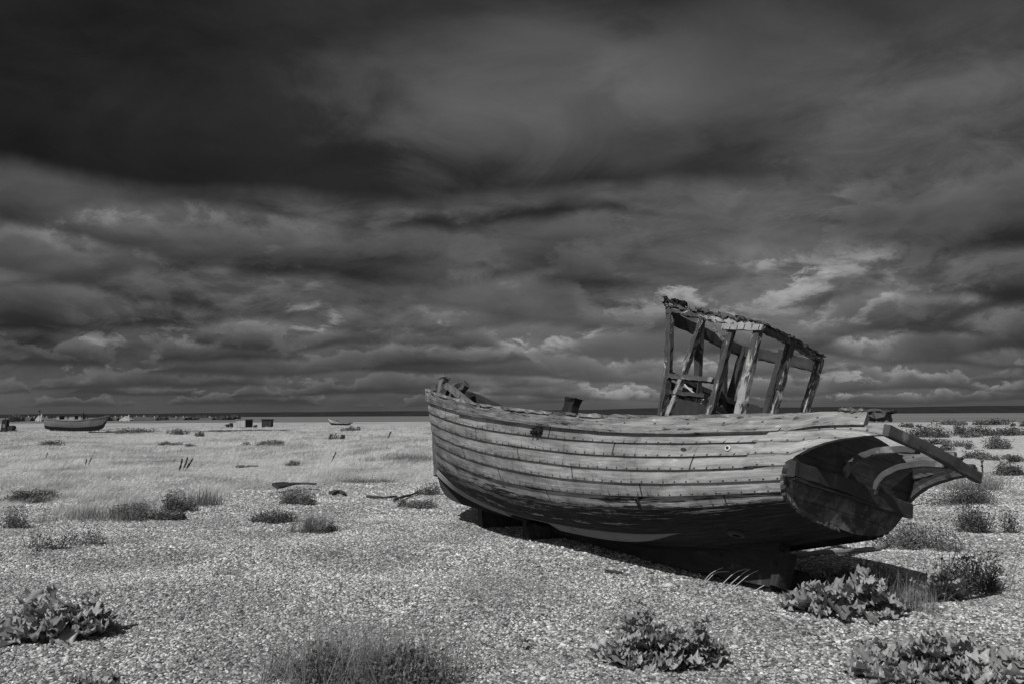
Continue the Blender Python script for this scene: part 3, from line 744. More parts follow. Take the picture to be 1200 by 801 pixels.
# fittings on the side
def on_hull(u, v, d=0.0): return hull_off(np.array([u]), np.array([v]), d)[0, 0]
def disc_on(name, mat, u, v, r, h, hole=0.0, d0=0.026, el=1.0):
    a = on_hull(u, v, d0); b = on_hull(u, v, d0 + h); n = unit(b - a); t = unit(np.cross(n, (0, 0, 1))); w = np.cross(n, t)
    mb = MB(); k = 20; vs = []
    ro = [(hole if hole else 0.0, h), (r * 0.92, h), (r, h * 0.5), (r, -0.01)]
    for rr, hh in ro: vs += [a + n * hh + (t * math.cos(g) * el + w * math.sin(g)) * rr for g in np.linspace(0, 2 * math.pi, k, endpoint=False)]
    fs = [(i * k + j, i * k + (j + 1) % k, (i + 1) * k + (j + 1) % k, (i + 1) * k + j) for i in range(3) for j in range(k)]
    mb.add(vs, [f[::-1] for f in fs]); return mb.build(name, mat, boat, False)
ring = disc_on('washer', 'washer', 0.075, 2.44, 0.027, 0.010, hole=0.010, d0=0.016)
mb = MB(); a = on_hull(0.075, 2.44, 0.02); b = on_hull(0.075, 2.44, 0.034); tube(mb, [a, b], 0.013, 10); mb.build('bolt', 'iron', ring)
disc_on('plug', 'iron', 0.130, 2.47, 0.016, 0.004, el=1.9, d0=0.012)
disc_on('skin_fitting', 'weathered_dark', 0.105, 9.75, 0.055, 0.02, hole=0.025, el=1.5)
mb = MB()                                                   # rotted fairlead hole on the bow
for i in range(11):
    u = 0.372 + RNG.normal(0, 0.006); v = 1.28 + RNG.random() * 0.42
    beam(mb, [on_hull(u, v, 0.030), on_hull(u + RNG.normal(0, 0.005), v + RNG.normal(0.12, 0.1), 0.040)], 0.035, 0.012, side=(1, 0, 0), seg=2, jit=0.008)
mb.build('rotten_fairlead', 'tarred_wood', boat)
mb = MB()                                                   # iron strap on the lower strakes
P = [on_hull(0.201, v, 0.040) for v in np.linspace(6.05, 6.98, 6)]; beam(mb, P, 0.045, 0.012, side=(1, 0, 0), seg=5, jit=0.003); mb.build('iron_strap', 'iron', boat)

# ---------------------------------------------------------------- wheelhouse skeleton
mb = MB()
def panel(pts, n, t=0.03): slab(mb, pts, t, n)
panel([(1.05, 0.575, 0.90), (1.05, 0.575, 1.42), (1.22, 0.575, 1.53), (1.536, 0.575, 1.575), (1.73, 0.575, 1.55), (1.73, 0.575, 0.90)], (0, 1, 0))
panel([(1.70, 0.56, 0.90), (1.75, 0.56, 1.76), (1.75, 0.05, 1.74), (1.745, -0.2, 1.70), (1.75, -0.56, 1.74), (1.70, -0.56, 0.90)], (1, 0, 0))
panel([(1.83, -0.50, 0.90), (1.84, -0.49, 1.84), (1.67, -0.49, 1.82), (1.497, -0.49, 1.80), (1.366, -0.485, 1.715), (1.10, -0.48, 1.70), (0.95, -0.48, 1.40), (0.95, -0.48, 0.90)], (0, 1, 0))
wh = mb.build('wheelhouse', 'keel_wood', boat)
def piece(name, mat, pts, w, d, side=(0, 1, 0), seg=10, jit=0.0035, taper=None):
    mb = MB(); beam(mb, pts, w * 0.93, d * 0.93, side, int(seg * 1.5), jit * 1.05, taper); return mb.build(name, mat, wh)
ps = 0.064
piece('post', 'flaking_paint', [(1.908, 0.6, 2.53), (1.830, 0.6, 2.18), (1.745, 0.6, 1.82), (1.725, 0.6, 1.40), (1.71, 0.6, 0.92)], 0.070, 0.072, seg=16, jit=0.005)
piece('post', 'flaking_paint', [(1.410, 0.6, 2.44), (1.553, 0.6, 1.73), (1.632, 0.6, 1.36)], 0.06, 0.056, seg=14, jit=0.004)
piece('post', 'flaking_paint', [(1.010, 0.6, 2.36), (1.086, 0.6, 1.427), (1.12, 0.6, 0.95)], ps, 0.068, seg=14, jit=0.004)
piece('post', 'flaking_paint', [(0.700, 0.6, 2.28), (0.745, 0.6, 1.44), (0.77, 0.6, 0.92)], ps, 0.088, seg=14, jit=0.004)
piece('post', 'flaking_paint', [(0.795, 0.012, 2.34), (0.773, 0.125, 1.567), (0.76, 0.20, 0.95)], 0.082, ps, seg=14, jit=0.004)
piece('post', 'flaking_paint', [(0.893, -0.59, 2.335), (0.872, -0.453, 1.718), (0.85, -0.32, 0.95)], 0.078, ps, seg=14, jit=0.004)
for pts in ([(1.895, -0.59, 2.48), (1.89, -0.48, 1.70), (1.885, -0.42, 0.92)], [(1.365, -0.59, 2.43), (1.345, -0.47, 1.70), (1.33, -0.40, 0.92)],
            [(1.880, 0.160, 2.50), (1.755, 0.130, 1.68), (1.70, 0.12, 1.2)], [(1.900, -0.254, 2.50), (1.775, -0.285, 1.74), (1.72, -0.29, 1.2)]):
    piece('post', 'dark_wood', pts, 0.072, 0.072)
piece('roof_beam', 'flaking_paint', [(1.93, 0.605, 2.515), (1.30, 0.605, 2.392), (0.675, 0.605, 2.250)], 0.06, 0.062, seg=22, jit=0.006)
piece('roof_beam', 'flaking_paint', [(0.685, 0.635, 2.252), (0.79, 0.0, 2.300), (0.893, -0.605, 2.312)], 0.055, 0.062, side=(1, 0, 0), seg=16, jit=0.005)
piece('roof_beam', 'dark_wood', [(1.905, 0.56, 2.44), (1.92, -0.63, 2.435)], 0.05, 0.13, side=(1, 0, 0), seg=12, jit=0.004)
piece('roof_beam', 'dark_wood', [(1.93, -0.59, 2.44), (0.93, -0.59, 2.255)], 0.05, 0.13, seg=12, jit=0.004)
piece('roof_edge', 'weathered_dark', [(1.93, 0.61, 2.560), (1.30, 0.61, 2.434), (0.67, 0.61, 2.293)], 0.075, 0.022, seg=26, jit=0.010)
piece('roof_edge', 'weathered_dark', [(0.680, 0.63, 2.294), (0.79, 0.0, 2.342), (0.890, -0.615, 2.354)], 0.075, 0.018, side=(1, 0, 0), seg=20, jit=0.006)
piece('batten', 'white_batten', [(1.10, 0.648, 2.272), (0.62, 0.648, 2.238)], 0.02, 0.062, seg=6, jit=0.002)
piece('sill', 'weathered_dark', [(1.72, 0.60, 1.80), (1.12, 0.60, 1.755)], 0.07, 0.055)
piece('sill', 'dark_wood', [(1.66, 0.60, 1.625), (1.18, 0.60, 1.60)], 0.06, 0.045)
piece('sill', 'dark_wood', [(1.785, 0.56, 1.835), (1.79, -0.50, 1.80)], 0.08, 0.06, side=(1, 0, 0))
piece('brace', 'grey_wood', [(1.66, 0.25, 2.50), (1.52, 0.20, 2.33), (1.47, 0.10, 2.25)], 0.035, 0.03)
for pts in ([(1.98, 0.60, 2.620), (1.90, 0.60, 2.605), (1.72, 0.60, 2.555)], [(2.01, 0.60, 2.600), (1.985, 0.60, 2.655)], [(1.90, 0.58, 2.61), (1.80, 0.62, 2.61), (1.70, 0.6, 2.56)], [(1.99, 0.62, 2.60), (1.93, 0.60, 2.53)]):
    piece('roof_scrap', 'tarred_wood', pts, 0.06, 0.035, seg=6, jit=0.011, taper=(0.6, 1.0))
for pts in ([(1.80, 0.35, 1.82), (1.66, 0.34, 1.72), (1.49, 0.30, 1.64)], [(1.365, 0.3, 1.56), (1.25, 0.32, 1.50), (1.12, 0.30, 1.485)], [(1.42, 0.40, 1.62), (1.40, 0.42, 1.52), (1.42, 0.42, 1.40)]):
    mb = MB(); tube(mb, pts, 0.009, 6, seg=8); mb.build('pipe', 'pale_stem', wh)

# ---------------------------------------------------------------- what the wreck stands on
def block(name, lbl, c, size, rz, rx=0.0, mat='keel_wood', cat='timber block', jit=0.012):
    mb = MB(); sx, sy, sz = size
    beam(mb, [(-sx / 2, 0, sz / 2), (sx / 2, 0, sz / 2)], sy, sz, seg=5, jit=jit)
    o = mb.build(name, mat); o.location = c; o.rotation_euler = (rx, 0, rz); tag(o, lbl, cat); return o
block('timber_block', 'dark timber baulk wedged under the forward end of the keel', (-0.16, 11.55, -0.03), (0.62, 0.30, 0.34), 0.25)
block('timber_block', 'worn block with a rounded pale end propping the bilge near the bow', (0.33, 10.0, -0.02), (0.34, 0.42, 0.30), 0.15, mat='keel_wood')
block('timber_block', 'dark block under the stern end of the keel beside the dry stalks', (2.40, 7.42, -0.06), (0.50, 0.38, 0.22), 0.5)

# ---------------------------------------------------------------- ground, sea, hills
def grid_object(name, xs2d, ys1d, zf, mat, kind='structure', smooth=True):
    n, m = xs2d.shape; Y = np.repeat(np.asarray(ys1d)[:, None], m, 1); Z = zf(xs2d, Y)
    co = np.stack([xs2d, Y, Z], -1).reshape(-1, 3)
    idx = np.arange(n * m).reshape(n, m)
    f = np.stack([idx[:-1, :-1], idx[:-1, 1:], idx[1:, 1:], idx[1:, :-1]], -1).reshape(-1, 4)
    me = mesh_np(name, co, f); me.materials.append(MATS[mat])
    if smooth: me.polygons.foreach_set('use_smooth', np.ones(len(f), dtype=bool))
    o = bpy.data.objects.new(name, me); COL.objects.link(o); tag(o, kind=kind); return o
def mesh_np(name, co, quads, tris=None):
    me = bpy.data.meshes.new(name); me.vertices.add(len(co)); me.vertices.foreach_set('co', np.asarray(co, np.float32).ravel())
    loops = np.asarray(quads, np.int32).ravel(); starts = np.arange(len(quads), dtype=np.int32) * 4; tot = np.full(len(quads), 4, np.int32)
    if tris is not None and len(tris):
        t = np.asarray(tris, np.int32); starts = np.r_[starts, len(loops) + np.arange(len(t), dtype=np.int32) * 3]; tot = np.r_[tot, np.full(len(t), 3, np.int32)]; loops = np.r_[loops, t.ravel()]
    me.loops.add(len(loops)); me.loops.foreach_set('vertex_index', loops)
    me.polygons.add(len(starts)); me.polygons.foreach_set('loop_start', starts.astype(np.int32)); me.polygons.foreach_set('loop_total', tot.astype(np.int32))
    me.update(calc_edges=True); me.validate(); return me
ys = np.r_[-60, -30, -12, -4, np.linspace(0, 20, 101), np.geomspace(20.4, 5000, 190)]
half = 30 + np.maximum(ys, 0) * 1.6
xs2 = np.linspace(-1, 1, 181)[None] * half[:, None]
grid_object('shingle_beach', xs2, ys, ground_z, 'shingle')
sx = np.linspace(-9000, 16000, 26); sy = np.array([60.0, 300, 900, 2500, 9000, 20000])
grid_object('sea', np.repeat(sx[None], 6, 0), sy, lambda a, b: np.full_like(a, -1.9), 'sea')
def ridge(name, x0, x1, n, yb, yc, hf, seed, lbl=None):
    xs = np.linspace(x0, x1, n); r = np.random.default_rng(seed)
    f = np.zeros(n)
    for o in range(6): f += np.interp(xs, np.linspace(x0, x1, 4 * 2 ** o + 2), r.normal(0, 1, 4 * 2 ** o + 2)) * 0.55 ** o
    h = hf(xs, f)
    prof = [(0, -0.2), (0.35, 0.45), (0.7, 0.85), (1.0, 1.0), (1.6, 0.5), (2.2, -0.2)]
    X2 = np.repeat(xs[None], len(prof), 0); co = []
    for t, k in prof: co.append(np.stack([xs * (1 + 0.0 * t), np.full(n, yb + (yc - yb) * t), np.maximum(h * k, -5) - 2.0 * (k < 0)], -1))
    co = np.array(co).reshape(-1, 3); idx = np.arange(len(prof) * n).reshape(len(prof), n)
    q = np.stack([idx[:-1, :-1], idx[:-1, 1:], idx[1:, 1:], idx[1:, :-1]], -1).reshape(-1, 4)
    me = mesh_np(name, co, q); me.materials.append(MATS['hills']); me.polygons.foreach_set('use_smooth', np.ones(len(q), dtype=bool))
    o = bpy.data.objects.new(name, me); COL.objects.link(o); tag(o, kind='structure'); return o
# wooded shore across the bay (right) and the low wooded inland rise (left)
ridge('far_hills', -400, 6500, 260, 4300, 4900, lambda x, f: 38 + 6.0 * f + 7 * sstep(300, 900, x) * sstep(1500, 900, x) + 5 * sstep(2300, 3200, x), 5)
ridge('inland_rise', -4200, 500, 240, 2300, 2600, lambda x, f: 7.5 + 2.4 * f + 4.0 * sstep(-500, 100, x) + 1.0 * sstep(-1800, -900, x), 9)
# the hollow land behind the beach crest: long low scrub line
# ---------------------------------------------------------------- pebbles (uncountable): real stones scattered on the near beach
def pebble_field(name, rows, density, rmin, rmax, seed):
    Y = np.asarray(rows); m = 40; X2 = np.linspace(-1, 1, m)[None] * (0.70 * Y + 0.9)[:, None]
    o = grid_object(name, X2, Y, lambda a, b: ground_z(a, b) + 0.001, 'shingle', 'stuff', True)
    ng = bpy.data.node_groups.new(name, 'GeometryNodeTree')
    ng.interface.new_socket('Geometry', in_out='INPUT', socket_type='NodeSocketGeometry'); ng.interface.new_socket('Geometry', in_out='OUTPUT', socket_type='NodeSocketGeometry')
    N = ng.nodes; Lk = ng.links
    gi = N.new('NodeGroupInput'); go = N.new('NodeGroupOutput')
    dp = N.new('GeometryNodeDistributePointsOnFaces'); dp.inputs['Density'].default_value = density; dp.inputs['Seed'].default_value = seed
    Lk.new(gi.outputs[0], dp.inputs['Mesh'])
    ico = N.new('GeometryNodeMeshIcoSphere'); ico.inputs['Radius'].default_value = 1.0; ico.inputs['Subdivisions'].default_value = 2
    # a lumpy stone rather than a ball
    spn = N.new('GeometryNodeSetPosition'); nz = N.new('ShaderNodeTexNoise'); nz.inputs['Scale'].default_value = 0.9; nz.inputs['Detail'].default_value = 1.0
    sub = N.new('ShaderNodeVectorMath'); sub.operation = 'SUBTRACT'; sub.inputs[1].default_value = (0.5, 0.5, 0.5)
    sc = N.new('ShaderNodeVectorMath'); sc.operation = 'SCALE'; sc.inputs['Scale'].default_value = 1.3
    Lk.new(nz.outputs['Color'], sub.inputs[0]); Lk.new(sub.outputs[0], sc.inputs[0]); Lk.new(sc.outputs[0], spn.inputs['Offset']); Lk.new(ico.outputs[0], spn.inputs['Geometry'])
    sm = N.new('GeometryNodeSetShadeSmooth'); Lk.new(spn.outputs[0], sm.inputs[0])
    mt = N.new('GeometryNodeSetMaterial'); mt.inputs['Material'].default_value = MATS['pebble']; Lk.new(sm.outputs[0], mt.inputs[0])
    ip = N.new('GeometryNodeInstanceOnPoints'); Lk.new(dp.outputs['Points'], ip.inputs['Points']); Lk.new(mt.outputs[0], ip.inputs['Instance'])
    rv = N.new('FunctionNodeRandomValue'); rv.data_type = 'FLOAT_VECTOR'; rv.inputs[0].default_value = (-0.45, -0.45, 0); rv.inputs[1].default_value = (0.45, 0.45, 6.283)
    Lk.new(rv.outputs[0], ip.inputs['Rotation'])
    rs = N.new('FunctionNodeRandomValue'); rs.data_type = 'FLOAT_VECTOR'; rs.inputs[0].default_value = (rmin, rmin * 0.75, rmin * 0.5); rs.inputs[1].default_value = (rmax, rmax * 0.85, rmax * 0.62); rs.inputs['Seed'].default_value = 5
    big = N.new('FunctionNodeRandomValue'); big.data_type = 'FLOAT'; big.inputs[2].default_value = 0.0; big.inputs[3].default_value = 1.0; big.inputs['Seed'].default_value = 9
    pw = N.new('ShaderNodeMath'); pw.operation = 'POWER'; pw.inputs[1].default_value = 14.0; Lk.new(big.outputs[1], pw.inputs[0])
    ad = N.new('ShaderNodeMath'); ad.operation = 'MULTIPLY_ADD'; ad.inputs[1].default_value = 0.8; ad.inputs[2].default_value = 0.85; Lk.new(pw.outputs[0], ad.inputs[0])
    vs = N.new('ShaderNodeVectorMath'); vs.operation = 'SCALE'; Lk.new(rs.outputs[0], vs.inputs[0]); Lk.new(ad.outputs[0], vs.inputs['Scale']); Lk.new(vs.outputs[0], ip.inputs['Scale'])
    jn = N.new('GeometryNodeJoinGeometry'); Lk.new(gi.outputs[0], jn.inputs[0]); Lk.new(ip.outputs[0], jn.inputs[0]); Lk.new(jn.outputs[0], go.inputs[0])
    md = o.modifiers.new('scatter', 'NODES'); md.node_group = ng
    return o
pebble_field('shingle_pebbles', np.linspace(3.6, 8.6, 26), 2000, 0.007, 0.0185, 1)
pebble_field('shingle_pebbles', np.linspace(8.6, 13.2, 24), 1250, 0.009, 0.022, 2)
pebble_field('shingle_pebbles', np.linspace(13.2, 20.0, 30), 560, 0.012, 0.030, 3)

# ---------------------------------------------------------------- pale wind-combed grass on the left (uncountable)
def in_poly(px, py, poly):
    poly = np.asarray(poly, float); r = np.zeros(px.shape, bool); j = len(poly) - 1
    for i in range(len(poly)):
        a, b = poly[i], poly[j]; c = (a[1] > py) != (b[1] > py)
        with np.errstate(divide='ignore', invalid='ignore'): x = (b[0] - a[0]) * (py - a[1]) / (b[1] - a[1]) + a[0]
        r ^= c & (px < x); j = i
    return r
def blades(mb_arrays, base, n, L, wid, lean, spread, r, curve=0.5):
    """adds n curved blades at each base point; arrays of (verts, quads, tris)"""
    pass
def blade_mesh(name, P, L, W, az, lean, mat, kind=None):
    """P base points [n,3]; L length; W width; az bearing of the lean; lean how far it bends (0..1.4 rad)"""
    n = len(P); d = np.stack([np.cos(az), np.sin(az), np.zeros(n)], -1); up = V(0, 0, 1)
    l1 = lean * 0.55; l2 = lean
    p1 = P + (d * np.sin(l1)[:, None] + up * np.cos(l1)[:, None]) * (L * 0.5)[:, None]
    p2 = p1 + (d * np.sin(l2)[:, None] + up * np.cos(l2)[:, None]) * (L * 0.5)[:, None]
    f = RNG.random(n) * 6.28; s = np.stack([np.cos(f), np.sin(f), np.zeros(n)], -1) * (W / 2)[:, None]
    co = np.stack([P - s, P + s, p1 - s * 0.75, p1 + s * 0.75, p2], 1).reshape(-1, 3)
    b = np.arange(n)[:, None] * 5
    me = mesh_np(name, co, b + np.array([[0, 1, 3, 2]]), b + np.array([[2, 3, 4]])); me.materials.append(MATS[mat])
    o = bpy.data.objects.new(name, me); COL.objects.link(o)
    if kind: tag(o, kind=kind)
    return o
def grass_cover():
    N = 900000
    Y = np.exp(RNG.uniform(np.log(11.0), np.log(120.0), N)); Xc = RNG.uniform(-0.78, 0.12, N) * Y
    inv = np.linalg.inv(_M)
    q = (np.stack([Xc, Y, np.full(N, -EYE)], -1)) @ inv.T
    px = 600 - FPX * q[:, 0] / q[:, 2]; py = 400.5 + FPX * q[:, 1] / q[:, 2]
    edge = np.interp(px, [-300, 0, 40, 70, 130, 170, 210, 250, 300, 350, 400, 450, 490, 520, 700], [622, 606, 588, 606, 603, 585, 596, 584, 576, 574, 566, 560, 572, 560, 520])
    clump = 0.5 + 0.5 * np.sin(Xc * 2.1 + np.sin(Y * 1.3) * 1.7) * np.sin(Y * 1.7 + np.sin(Xc * 1.1) * 2.0)
    ok = (py < edge + (clump - 0.6) * 22 - 4 * RNG.random(N))
    bare = np.exp(-(((px - 285) / 52) ** 2 + ((py - 556) / 13) ** 2)) + 0.8 * np.exp(-(((px - 330) / 70) ** 2 + ((py - 538) / 9) ** 2)) + 0.9 * np.exp(-(((px - 190) / 120) ** 2 + ((py - 512) / 4) ** 2)) + 0.7 * np.exp(-(((px - 430) / 60) ** 2 + ((py - 560) / 8) ** 2))
    keep = RNG.random(N) < (0.45 + 0.55 * clump) * np.clip(1 - bare, 0.04, 1) * sstep(125, 70, Y)
    ok &= keep & ~((px > 505) & (py > 500))
    P = np.stack([Xc, Y, ground_z(Xc, Y) - 0.01], -1)[ok]; Y = Y[ok]; cl = clump[ok]; n = len(P)
    L = (0.07 + 0.17 * RNG.random(n) ** 1.6) * (0.55 + 0.7 * cl) * np.where(Y > 40, 1.1, 1.0)
    W = np.maximum(0.0028, Y * 0.00030) * (0.6 + 0.8 * RNG.random(n))
    az = RNG.normal(0.10, 0.6, n); lean = np.clip(RNG.normal(1.15, 0.35, n), 0.2, 1.62)
    print('grass blades', n)
    return blade_mesh('beach_grass', P, L, W, az, lean, 'dry_grass', 'stuff')
grass_cover()

# ---------------------------------------------------------------- plants, each a thing of its own
def leaf(vs, fs, base, az, el, L, Wd, crk, nx=6, ny=5, droop=0.9, r=random):
    """one broad leaf with a narrow stalk, arched, with a frilled and lobed margin"""
    d = V(math.cos(az), math.sin(az), 0); s = V(-math.sin(az), math.cos(az), 0); up = V(0, 0, 1)
    p = np.array(base, float); o = len(vs); ph = r.random() * 6.28; ph2 = r.random() * 6.28; nw = r.uniform(2.6, 4.4); twist = r.uniform(-0.5, 0.5); roll = r.uniform(-0.5, 0.5)
    s = s * math.cos(roll) + up * math.sin(roll)
    for i in range(nx + 1):
        t = i / nx; e = el - droop * t * t
        if i: p = p + (d * math.cos(e) + up * math.sin(e)) * (L / nx)
        nrm = -d * math.sin(e) + up * math.cos(e)
        w = Wd * 0.09 if t < 0.14 else Wd * max(0.10, math.sin(math.pi * min(1.0, 0.10 + 0.86 * (t - 0.10) / 0.90)) ** 0.6)
        for j in range(ny):
            k = 2 * j / (ny - 1) - 1; ak = abs(k); sg = 1 if k > 0 else -1
            sd = s * math.cos(twist * k) + nrm * math.sin(twist * k)
            fr = math.sin(nw * 6.28 * t + ph + sg * 1.3)
            lobe = 1 + 0.22 * ak ** 4 * math.sin(nw * 4.1 * t + ph2 + sg)
            off = nrm * (crk * ak ** 2.2 * fr + 0.16 * Wd * ak * ak - 0.05 * Wd + crk * 0.35 * math.sin(9 * t + 4 * k + ph2))
            vs.append(p + sd * (w * 0.5 * k * lobe) + off + d * (crk * 0.5 * ak ** 3 * math.cos(nw * 6.28 * t + ph)))
    for i in range(nx):
        for j in range(ny - 1):
            a = o + i * ny + j; fs.append((a, a + 1, a + ny + 1, a + ny))
def size_of(px, py, w, h):
    c = spot(px, py); dist = math.hypot(c[0], c[1]); mpp = dist / FPX
    W = w * mpp; D = W * 0.55
    H = max(h * mpp - D * 0.40 * EYE / dist, 0.10 * W ** 0.5 * 0.8, 3 * mpp)
    c = c + V(0, 1, 0) * D * 0.42; c[2] = float(ground_z(c[0], c[1]))
    return c, W, D, H, dist
def finish(name, vs, fs, c, mat, lbl, cat, group=None, smooth=True):
    co = np.array(vs); q = [f for f in fs if len(f) == 4]; t = [f for f in fs if len(f) == 3]
    me = mesh_np(name, co, q if q else np.zeros((0, 4), int), t); me.materials.append(MATS[mat])
    if smooth: me.polygons.foreach_set('use_smooth', np.ones(len(me.polygons), dtype=bool))
    o = bpy.data.objects.new(name, me); COL.objects.link(o); o.location = c
    tag(o, lbl, cat, group); return o
def kale(px, py, w, h, lbl, seed, mat='kale', name='sea_kale', cat='plant', Ls=None, nl=None, group=None):
    r = random.Random(seed); c, W, D, H, dist = size_of(px, py, w, h); vs = []; fs = []
    L0 = (Ls or min(0.24, max(0.10, H * 0.8))) * 0.72; n = int(min(420, max(40, 10.0 * W * D / (L0 * L0)))) if nl is None else int(nl * 1.5)
    nx, ny = (12, 9) if dist < 12 else (5, 5) if dist < 20 else (3, 3)
    for i in range(n):
        rr = r.random() ** 0.55; th = r.random() * 6.28
        x, y = rr * math.cos(th) * W * 0.42, rr * math.sin(th) * D * 0.42
        lump = 0.55 + 0.45 * math.sin(x * 9 / max(W, 0.3) * 1.7 + seed) * math.cos(y * 7 / max(D, 0.3) + seed * 2)
        z = float(ground_z(c[0] + x, c[1] + y)) - c[2] + H * (0.12 + 0.88 * r.random()) * (1 - 0.72 * rr * rr) * lump
        az = math.atan2(y, x) + r.gauss(0, 0.8); el = r.uniform(0.15, 0.95) * (1 - 0.35 * rr)
        L = L0 * r.uniform(0.65, 1.2)
        leaf(vs, fs, (x, y, z), az, el, L, L * r.uniform(0.55, 0.90), L * r.uniform(0.10, 0.19), nx, ny, r.uniform(0.3, 1.5), r)
    return finish(name, vs, fs, c, mat, lbl, cat, group)
def scrub(px, py, w, h, lbl, seed, mat='dark_leaf', name='beach_shrub', cat='plant', grp=None, stems=0, dens=1.0, lump=True):
    """low shrub of small leaves on twigs, uneven in outline"""
    r = random.Random(seed); c, W, D, H, dist = size_of(px, py, w, h); vs = []; fs = []
    ls = max(0.022, dist * 0.0015); n = int(min(5000, max(90, dens * 5.0 * W * D / ls / ls + 160 * dens)))
    cs = [(r.gauss(0, 0.26), r.gauss(0, 0.26), r.uniform(0.45, 1.0), r.uniform(0.14, 0.30)) for _ in range(7 if w > 20 else 4)]
    for i in range(n):
        a = r.choice(cs); g = (r.gauss(0, 0.45), r.gauss(0, 0.45), abs(r.gauss(0, 0.55)))
        x = (a[0] + g[0] * a[3]) * W; y = (a[1] + g[1] * a[3]) * D; z = min(g[2], 1.2) * a[2] * H * 0.85
        if abs(x) > W * 0.55 or abs(y) > D * 0.6: continue
        z += float(ground_z(c[0] + x, c[1] + y)) - c[2]
        az = r.random() * 6.28; el = r.uniform(0.0, 1.3); L = ls * r.uniform(0.7, 1.7)
        d = V(math.cos(az) * math.cos(el), math.sin(az) * math.cos(el), math.sin(el)); s = unit(np.cross(d, (r.gauss(0, 1), r.gauss(0, 1), r.gauss(0, 1)))) * L * 0.30
        p = V(x, y, z); o = len(vs); vs += [p, p + d * L * 0.5 + s, p + d * L, p + d * L * 0.5 - s]; fs.append((o, o + 1, o + 2, o + 3))
    for i in range(int(stems)):
        a = r.choice(cs); x, y = a[0] * W + r.gauss(0, 0.10) * W, a[1] * D + r.gauss(0, 0.1) * D
        L = H * r.uniform(0.8, 1.5); az = r.random() * 6.28; ln = r.uniform(0.0, 0.6)
        p = V(x, y, 0); q = p + V(math.cos(az) * math.sin(ln), math.sin(az) * math.sin(ln), math.cos(ln)) * L; t = max(0.003, dist * 0.0003)
        o = len(vs); vs += [p - V(t, 0, 0), p + V(t, 0, 0), q + V(t * 0.5, 0, 0), q - V(t * 0.5, 0, 0)]; fs.append((o, o + 1, o + 2, o + 3))
    return finish(name, vs, fs, c, mat, lbl, cat, grp, smooth=False)
def tuft(px, py, w, h, lbl, seed, n=700, mat='tuft_grass', name='grass_tuft', cat='grass', lean=0.7, azm=0.2, grp=None, heads=0):
    c, W, D, H, dist = size_of(px, py, w, h); g = np.random.default_rng(seed)
    k = g.integers(0, 9, n); cx = g.normal(0, 0.22, 9); cy = g.normal(0, 0.24, 9)
    x = np.clip(cx[k] + g.normal(0, 0.11, n), -0.55, 0.55) * W; y = np.clip(cy[k] + g.normal(0, 0.11, n), -0.55, 0.55) * D
    P = np.stack([x, y, ground_z(c[0] + x, c[1] + y) - c[2]], -1)
    hh = np.random.default_rng(seed + 1).uniform(0.6, 1.1, 9)
    L = H * g.uniform(0.55, 1.45, n) * hh[k]; Wd = np.maximum(0.0028, dist * 0.00034) * g.uniform(0.7, 1.3, n)
    az = np.where(g.random(n) < 0.5, g.normal(azm, 0.9, n), g.random(n) * 6.28); le = np.clip(g.normal(lean, 0.5, n), 0.02, 1.6)
    o = blade_mesh(name, P, L, Wd, az, le, mat); o.location = c; tag(o, lbl, cat, grp); return o

kale(44, 752, 104, 66, 'large leafy sea kale clump at the left edge of the shingle', 1)
kale(104, 812, 52, 24, 'small leafy sprout cut off by the bottom edge of the photo', 2, Ls=0.09)
clump = tuft(432, 824, 250, 90, 'wide straggly grass clump at the bottom centre of the photo', 3, n=2200, lean=0.9)
under = scrub(440, 826, 190, 60, None, 103, mat='mid_leaf', name='foliage', cat=None, dens=1.6, stems=60)
under.location = under.location - clump.location; under.parent = clump
kale(780, 784, 150, 84, 'crinkled sea kale clump on open shingle in front of the boat', 47, Ls=0.16)
kale(1132, 808, 200, 62, 'long bank of crinkled sea kale in the bottom right corner', 5, Ls=0.17)
kale(1008, 724, 118, 56, 'broad-leaved sea kale with the largest leaves, just off the stern', 6, Ls=0.25, nl=60)
kale(1018, 692, 120, 34, 'low leafy sea kale lying in the shadow behind the stern', 7, Ls=0.19, nl=60)
kale(1092, 704, 84, 40, 'broad-leaved sea kale beside the dark twiggy bush', 8, Ls=0.19, nl=50)
scrub(1148, 698, 78, 44, 'dark twiggy bush at the right end of the sea kale', 9, dens=1.5, stems=30)
tuft(1072, 718, 58, 36, 'soft feathery tuft between two patches of sea kale', 10, n=520, lean=0.5)
kale(618, 760, 34, 16, 'tiny low sprout on bare shingle between the grass clump and sea kale', 11, Ls=0.06, nl=16)
scrub(162, 610, 70, 18, 'dark low shrub at the front edge of the pale grass', 12)
scrub(196, 600, 50, 24, 'dark leafy shrub just behind another at the pale grass edge', 13)
tuft(92, 612, 110, 18, 'darker grass along the front edge of the pale grass at left', 61, n=1100, mat='tuft_grass', lean=0.7)
tuft(150, 600, 60, 16, 'short dull grass just left of the leafy shrub', 62, n=420, mat='tuft_grass', lean=0.7)
tuft(228, 594, 58, 24, 'dark green grass tuft right of the leafy shrub', 14, n=500, mat='mid_leaf')
scrub(340, 591, 58, 20, 'rounded dark mound of scrub under a driftwood plank', 15, mat='mid_leaf')
scrub(316, 614, 56, 15, 'flat dark shrub left of the spiky tuft', 16)
tuft(365, 625, 46, 30, 'spiky upright tuft on the open shingle', 17, n=520, lean=0.5, mat='mid_leaf')
scrub(384, 625, 24, 13, 'small dark shrub hugging the right side of the spiky tuft', 18)
scrub(50, 646, 38, 22, 'thin dark sprig growing on left shingle', 19, dens=0.4, stems=10)
scrub(92, 640, 46, 20, 'sparse sprig with gaps right of the thin dark sprig', 20, mat='mid_leaf', dens=0.35, stems=8)
scrub(24, 590, 60, 11, 'long flat dark strip of scrub at the left edge', 21)
